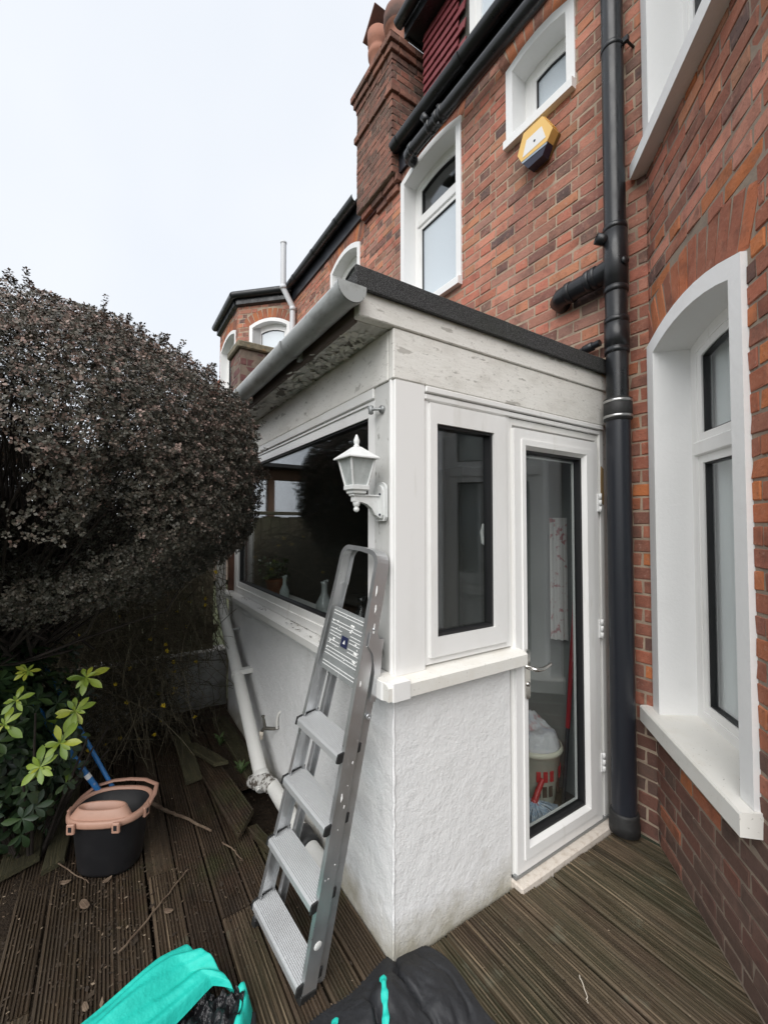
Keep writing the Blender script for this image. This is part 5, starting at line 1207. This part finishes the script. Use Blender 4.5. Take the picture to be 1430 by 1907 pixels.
low = (P[:, 2] < 1.45) & (rng.random(len(P)) < .40+.6*(1.45-P[:, 2])); keep &= ~low
# keep clear of the porch wall and roof edge
keep &= (P[:, 1]+(-1.25) < -.06); keep &= ~((P[:, 1]-1.25 > -.33) & (P[:, 2] > 2.35) & (P[:, 2] < 2.62))
P, dirs_, rad_ = P[keep], dirs[keep], rad_[keep]
# spiky shoots breaking the outline
sh_dirs = rng.normal(0, 1, (420, 3)); sh_dirs /= np.linalg.norm(sh_dirs, axis=1)[:, None]; sh_dirs = sh_dirs[sh_dirs[:, 2] > -.1]
sp3, sd3 = [], []
for d in sh_dirs:
    l0 = (1+.07*vnoise(d[None], 5.5, 1)[0]+.05*vnoise(d[None], 13, 2)[0]); ln = rng.uniform(.02, .075); dd = d+np.array([0, 0, .5]); dd /= np.linalg.norm(dd)
    for k in range(7): sp3.append(SC+d*SR*l0*np.array([1, 1, 0.98 if d[2] < 0 else 1])+dd*ln*k/6); sd3.append(dd)
sp3 = np.array(sp3); sd3 = np.array(sd3); kk = sp3[:, 1]-1.25 < -.06; sp3, sd3 = sp3[kk], sd3[kk]
P = np.concatenate([P, sp3]); dirs_ = np.concatenate([dirs_, sd3]); rad_ = np.concatenate([rad_, np.full(len(sp3), 1.0)])
nr = dirs_+rng.normal(0, .45, dirs_.shape)+np.array([0, 0, .35]); nr /= np.linalg.norm(nr, axis=1)[:, None]
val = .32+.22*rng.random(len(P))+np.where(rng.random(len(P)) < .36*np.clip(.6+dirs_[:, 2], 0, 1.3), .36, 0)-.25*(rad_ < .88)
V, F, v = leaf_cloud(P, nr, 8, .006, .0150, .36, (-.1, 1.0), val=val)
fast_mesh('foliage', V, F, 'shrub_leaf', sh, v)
tw = MB()
for k in range(420):                              # inner branches
    d = rng.normal(0, 1, 3); d[2] = abs(d[2])*.8-.25; d /= np.linalg.norm(d); st = np.array([-.35+rng.normal(0, .15), -.1+rng.normal(0, .12), rng.uniform(.85, 1.6)])
    e = SC+d*SR*rng.uniform(.75, 1.0)*np.array([1, 1, 0.98 if d[2] < 0 else 1])
    if e[1] > 1.27: continue
    mdl = (st+e)/2+rng.normal(0, .10, 3)-np.array([0, 0, .1]); tw.tube([st, (st+mdl)/2+rng.normal(0, .02, 3), mdl, (mdl+e)/2+rng.normal(0, .03, 3), e], [.008, .007, .005, .004, .002], 5, cap=False)
for k in range(9):
    a = k*.7; tw.tube([(-.85+.06*math.cos(a), -.25+.06*math.sin(a), -.08), (-.78+.10*math.cos(a), -.22+.10*math.sin(a), .5), (-.5+.26*math.cos(a), -.14+.26*math.sin(a), 1.25), (-.2+.5*math.cos(a), .5*math.sin(a), 1.8)], [.022, .017, .011, .006], 7)
tw.build('branches', 'twig_dark', sh)

js = thing('winter_jasmine', 'tangled bare winter jasmine stems with a few yellow flowers below the shrub', 'plant', (-2.75, -.75, 0))
stv, stf, srn, nvt = [], [], [], 0; tips = []
for k in range(5600):
    x0, y0, z0 = rng.uniform(-.15, .45), rng.uniform(-1.3, .66), rng.uniform(.05, 1.6)
    dx, dy = rng.uniform(-.1, .75), rng.normal(0, .35); n_ = 9; Q = []
    ln_s = rng.uniform(.3, .9); gr = rng.uniform(-.15, 1.0); dy = dy*(1 if k % 2 else 2.2)
    for i in range(n_):
        t = i/(n_-1); Q.append((x0+dx*t*ln_s, y0+dy*t*ln_s+.02*math.sin(7*t+k), z0+(.18*(k % 3))*t*ln_s-gr*t*t*ln_s))
    Q = np.array(Q)
    if Q[:, 2].min() < 0: Q[:, 2] = np.maximum(Q[:, 2], .01)
    if Q[:, 1].max() > .70 or (Q[:, 1].max() > .42 and Q[:, 2].min() < .5 and k % 4): continue
    r_ = rng.uniform(.0012, .0030); c = rng.random()
    # three-sided stem
    T = np.gradient(Q, axis=0); T /= np.linalg.norm(T, axis=1)[:, None]+1e-9; a = np.cross(T, [.3, .5, .8]); a /= np.linalg.norm(a, axis=1)[:, None]+1e-9; b = np.cross(T, a)
    VV = np.stack([Q+r_*(math.cos(q)*a+math.sin(q)*b) for q in (0, 2.09, 4.19)], 1).reshape(-1, 3)
    stv.append(VV); stf += [[nvt+i*3+q, nvt+i*3+(q+1) % 3, nvt+(i+1)*3+(q+1) % 3, nvt+(i+1)*3+q] for i in range(n_-1) for q in range(3)]; srn += [c]*len(VV); nvt += len(VV)
    if k % 30 == 0: tips.append(Q[rng.integers(3, n_)])
fast_mesh('stems', np.concatenate(stv), np.array(stf), 'jasmine_stem', js, np.array(srn))
for t in tips[:110]:
    fm_ = MB()
    for q in range(6):
        a = q*1.047+rng.random()*.3; l = rng.uniform(.011, .018); c, s_ = math.cos(a), math.sin(a); wv = l*.40
        fm_.add([(0, 0, 0), (l*.6, c*l*.6-s_*wv, s_*l*.6+c*wv), (l*.3, c*l*1.2, s_*l*1.2), (l*.6, c*l*.6+s_*wv, s_*l*.6-c*wv)], [[0, 1, 2, 3]])
    fm_.build('flower', 'jasmine_flower', js, tuple(t), rng.uniform(-.9, .3), fix=False)
n_l = 700; Pj = np.stack([rng.uniform(-.1, .5, n_l), rng.uniform(-1.2, .6, n_l), rng.uniform(.35, 1.5, n_l)], 1); nj = rng.normal(0, 1, (n_l, 3))+np.array([1, 0, .4]); nj /= np.linalg.norm(nj, axis=1)[:, None]
V, F, v = leaf_cloud(Pj, nj, 3, .006, .014, .3, (0, .8), val=rng.uniform(0, 1, n_l)); fast_mesh('leaves', V, F, 'choisya_dark', js, v)

def big_leaf_mesh(m, bend, wr, rv, ln=1.0):
    """obovate leaf along +x, folded midrib"""
    st = np.linspace(0, 1, 7); wv = wr*np.array([.06, .30, .62, .92, 1.0, .72, .0]); V = []
    for t, q in zip(st, wv):
        zc = -bend*t*t; V += [(t, -q, zc+.28*q), (t, 0, zc), (t, q, zc+.28*q)]
    me = bpy.data.meshes.new('leaf'); F = []
    for i in range(6):
        for j in range(2): F.append([i*3+j, i*3+j+1, (i+1)*3+j+1, (i+1)*3+j])
    me.from_pydata(V, [], F); me.update(); me.polygons.foreach_set('use_smooth', [True]*len(F))
    a = me.attributes.new('rnd', 'FLOAT', 'POINT'); a.data.foreach_set('value', np.full(len(V), rv, np.float32)); me.materials.append(MATS[m]); return me
ch = thing('choisya_bush', 'glossy green choisya bush with bright lime young leaf rosettes at the left edge', 'bush', (-1.45, -1.22, 0))
BR = [big_leaf_mesh('choisya_bright', b, .175, v_) for b, v_ in ((.10, .1), (.2, .35), (.15, .55), (.3, .45), (.12, .8))]
CC = np.array([-.05, -.16, .58]); CRD = np.array([.42, .36, .56]); sv, sf, sr, nn_ = [], [], [], 0
tv = [np.array([v_.co[:] for v_ in m_.vertices]) for m_ in BR]; tf = [[list(p.vertices) for p in m_.polygons] for m_ in BR]
def frame(n_):
    a = np.cross(n_, [.2, .1, .97]); a /= np.linalg.norm(a); return a, np.cross(n_, a)
for k in range(1000):
    d = rng.normal(0, 1, 3); d[2] = d[2]*.8+.15; d /= np.linalg.norm(d); rr_ = rng.uniform(.55, 1.0); c = CC+d*CRD*rr_*(1+.14*math.sin(5*d[0]+4*d[2])); n_ = d+np.array([0, 0, .45])+rng.normal(0, .25, 3); n_ /= np.linalg.norm(n_); a, b = frame(n_)
    for q in range(6):
        t = q*1.05+rng.normal(0, .2); el = rng.uniform(-.05, .5); x_ = (math.cos(t)*a+math.sin(t)*b)*math.cos(el)+n_*math.sin(el); y_ = -math.sin(t)*a+math.cos(t)*b; z_ = np.cross(x_, y_)
        i_ = rng.integers(5); L_ = rng.uniform(.045, .075); W_ = tv[i_]*L_; sv.append(c+W_[:, :1]*x_+W_[:, 1:2]*y_*1.15+W_[:, 2:]*z_)
        sf += [[j+nn_ for j in f] for f in tf[i_]]; sr += [float(np.clip(rng.normal(.4, .25), 0, 1))]*len(W_); nn_ += len(W_)
fast_mesh('foliage', np.concatenate(sv), np.array(sf), 'choisya_dark', ch, np.array(sr)).data.polygons.foreach_set('use_smooth', [True]*len(sf))
for pos, nrm, sc_l in (((.343, .22, .934), (.75, -.1, .65), .075), ((.312, .181, .775), (.8, -.15, .55), .082), ((.396, .133, .675), (.8, -.1, .6), .080), ((.36, .06, .575), (.8, -.3, .4), .078), ((.452, -.016, .916), (.8, -.2, .6), .055), ((.422, -.055, .815), (.75, -.2, .6), .075), ((.30, .0, .99), (.7, -.1, .7), .045)):
    n_ = np.array(nrm); n_ /= np.linalg.norm(n_); a, b = frame(n_)
    for ring_, cnt, el0 in ((0, rng.integers(5, 8), .0), (1, rng.integers(3, 6), .45), (2, 3, .95)):
        for q in range(cnt):
            t = q*2*math.pi/cnt+ring_*.5+rng.normal(0, .12); el = el0+rng.normal(0, .22); x_ = (math.cos(t)*a+math.sin(t)*b)*math.cos(el)+n_*math.sin(el); y_ = -math.sin(t)*a+math.cos(t)*b; z_ = np.cross(x_, y_)
            L_ = sc_l*(1.1, .78, .42)[ring_]*rng.uniform(.6, 1.2); o = bpy.data.objects.new('leaf', BR[rng.integers(5)]); COL.objects.link(o); o.parent = ch
            c = np.array(pos); o.matrix_local = Matrix(((x_[0]*L_, y_[0]*L_, z_[0]*L_, c[0]), (x_[1]*L_, y_[1]*L_, z_[1]*L_, c[1]), (x_[2]*L_, y_[2]*L_, z_[2]*L_, c[2]), (0, 0, 0, 1)))
cs_ = MB()
for k in range(16):
    a = k*.8; e = (.34*math.cos(a), .32*math.sin(a), .35+.5*rng.random()); cs_.tube([(.03*math.cos(a), .03*math.sin(a), -.08), (.18*math.cos(a), .16*math.sin(a), .25), e], [.010, .008, .004], 6)
cs_.build('stems', 'twig_dark', ch)
for (x, y, lab) in ((-1.32, -.11, 'small green weed growing by the foot of the white downpipe'), (-1.55, -.16, 'low green weed between boards beside the white wall'), (-2.0, -.2, 'straggly weed at the wall base under the downpipe')):
    wt = thing('weed', lab, 'weed', (x, y, .01), group='weeds by the wall')
    wm = MB()
    for q in range(16):
        a = rng.uniform(0, 6.28); l = rng.uniform(.03, .075); hgt = rng.uniform(.03, .09); c, s_ = math.cos(a), math.sin(a); wv = l*.18
        wm.add([(0, 0, 0), (c*l*.5-s_*wv, s_*l*.5+c*wv, hgt*.8), (c*l, s_*l, hgt), (c*l*.5+s_*wv, s_*l*.5-c*wv, hgt*.8)], [[0, 1, 2, 3]])
    wm.build('leaves', 'weed_green', wt, fix=False)

# ------------------------------------------------------------------ things inside the porch
ba = thing('laundry_basket', 'cream plastic laundry basket inside the porch door', 'basket', (-.33, 1.25, .02))
n = 28; lv = [(.105, 0), (.115, .02), (.150, .30), (.160, .305), (.164, .32), (.158, .335), (.150, .335)]
V = [(r_*math.cos(2*math.pi*k/n), r_*math.sin(2*math.pi*k/n), z) for r_, z in lv for k in range(n)]
F = [[i*n+k, i*n+(k+1) % n, (i+1)*n+(k+1) % n, (i+1)*n+k] for i in range(len(lv)-1) for k in range(n) ] + [list(range(n))[::-1]]
MB().add(V, F, True).build('body', 'basket_cream', ba, fix=False)
for z in (.11, .20):
    for a in (-.75, -.48, -.2, .35, .65): 
        r_ = .118+(z)*.115+.003; MB().box(-.002, .003, -.013, .013, -.03, .03, .002, Matrix.Rotation(a, 4, 'Z') @ Matrix.Translation((r_, 0, z))).build('slot', 'red_plastic' if z > .15 else 'interior_brown', ba)
lt = thing('laundry_pile', 'crumpled white and pink laundry heaped in the cream basket', 'laundry', (-.33, 1.25, .34))
n = 36; gx, gy = np.meshgrid(np.linspace(-1, 1, n), np.linspace(-1, 1, n), indexing='ij'); rr = np.sqrt(gx**2+gy**2); sqm = np.maximum(abs(gx), abs(gy)); fx = np.where(rr > 0, sqm/np.maximum(rr, 1e-6), 0); X, Y = gx*fx*.148, gy*fx*.148; r2 = np.sqrt(X*X+Y*Y)/.148
Z = .10*(1-r2**8)+.016*fbm(X, Y, 8, 4, 60)*(1-r2**6)+.07*np.exp(-((X+.06)/.05)**2-((Y-.02)/.09)**4)
MB().grid(np.stack([X, Y, Z], -1).reshape(-1, 3), n, n).build('cloth', 'cloth_white', lt, fix=False)
mo = thing('floor_mop', 'red and blue string mop standing on the floor just inside the door', 'mop', (-.20, 1.08, .02))
mh = MB()
for k in range(380):
    a = rng.uniform(0, 6.28); l = rng.uniform(.07, .20); c, s_ = math.cos(a), math.sin(a); h = rng.uniform(.03, .09)
    mh.tube([(0, 0, h+.02), (c*l*.4, s_*l*.4, h), (c*l*.8, s_*l*.8, h*.5), (c*l, s_*l*1.1, .006)], .0045, 4, cap=False)
mh.build('head', 'mop_blue', mo, fix=False)
MB().lathe([(.045, .05), (.04, .08), (.018, .10), (.016, .12), (.0, .121)], (0, 0, 0), 14).tube([(0, 0, .10), (-.005, .035, .14), (-.01, .09, .19)], [.018, .016, .014], 12).build('socket', 'red_plastic', mo)
rb_ = thing('broom_handle', 'red handle leaning inside the porch behind the door glass', 'handle', (-.15, 1.37, .02))
MB().tube([(-.02, -.02, .45), (.02, .03, 1.4)], .013, 12).build('grip', 'red_plastic', rb_); MB().tube([(-.04, -.045, 0), (-.02, -.02, .45)], .011, 10).build('pole', 'wire_dark', rb_)
tw_ = thing('hanging_towel', 'long patterned tea towel hanging inside the porch', 'towel', (-.26, 1.41, .95))
nu, nv = 14, 24; V = [(-.05+.10*i/(nu-1), .012*math.sin(i*1.3), .75*j/(nv-1)) for i in range(nu) for j in range(nv)]
MB().grid(V, nu, nv).build('cloth', 'towel', tw_, fix=False); tw_.rotation_euler = (0, 0, .6)
wb = thing('wire_basket', 'dark wire basket with cream container behind the door glass', 'basket', (-.30, .86, .02))
wm = MB()
for k in range(22):
    a = 2*math.pi*k/22; wm.tube([(.10*math.cos(a), .10*math.sin(a), .38), (.13*math.cos(a+.2), .13*math.sin(a+.2), .62)], .004, 5, cap=False)
for z in (.38, .46, .54, .62): wm.tube([((.10+.03*(z-.38)/.24)*math.cos(t), (.10+.03*(z-.38)/.24)*math.sin(t), z) for t in np.linspace(0, 6.28, 25)], .004, 5, cap=False)
wm.build('mesh', 'hose_cream', wb); MB().box(-.12, .12, -.12, .12, 0, .375, .01).build('stand', 'wire_dark', wb)
MB().prism([(-.09, .62), (.05, .60), (.06, .72), (.10, .80), (.02, .76), (-.02, .86), (-.10, .80)], -.05, .05, 'y').build('container', 'plastic_cream', wb)
bt = thing('detergent_bottle', 'white bottle with green cap on the shelf inside the casement window', 'bottle', (-.15, .30, 1.066))
MB().lathe([(.045, 0), (.05, .01), (.05, .09), (.035, .135), (.016, .15)], (0, 0, 0), 18, sx=1.0, sy=.7).build('body', 'bottle_white', bt); MB().lathe([(.018, .15), (.018, .175), (0, .178)], (0, 0, 0), 12).build('cap', 'bottle_green', bt)
for i, (x, y, h, r_, m_, lab) in enumerate(((-1.75, .20, .20, .035, 'bottle_white', 'clear spray bottle on the sill inside the large porch window'), (-1.05, .20, .24, .05, 'bottle_clear', 'glass carafe on the sill inside the large porch window'), (-.62, .22, .2, .06, 'pan_black', 'black kettle on the sill behind the ladder'))):
    b_ = thing('sill_bottle', lab, 'bottle', (x, y, 1.066)); MB().lathe([(r_, 0), (r_*1.05, .01), (r_, h*.45), (r_*.4, h*.7), (r_*.35, h*.9), (r_*.5, h), (0, h)], (0, 0, 0), 18).build('body', m_, b_)
    MB().tube([(0, 0, h), (r_*.9, 0, h*1.04)], .008, 8).build('spout', m_, b_)
pp = thing('potted_plant', 'small plant in an orange pot inside the far end of the porch window', 'plant', (-2.1, .24, 1.066))
MB().lathe([(.05, 0), (.07, .12), (.075, .12), (.075, .14), (.0, .14)], (0, 0, 0), 18).build('pot', 'pot_orange', pp)
Pq = np.stack([rng.normal(0, .05, 60), rng.normal(0, .05, 60), rng.uniform(.14, .30, 60)], 1); nq = Pq-np.array([0, 0, .1]); nq /= np.linalg.norm(nq, axis=1)[:, None]
V, F, v = leaf_cloud(Pq, nq, 5, .03, .05, .3, (0, .8), val=rng.uniform(.3, 1, 60)); fast_mesh('leaves', V, F, 'choisya_dark', pp, v)
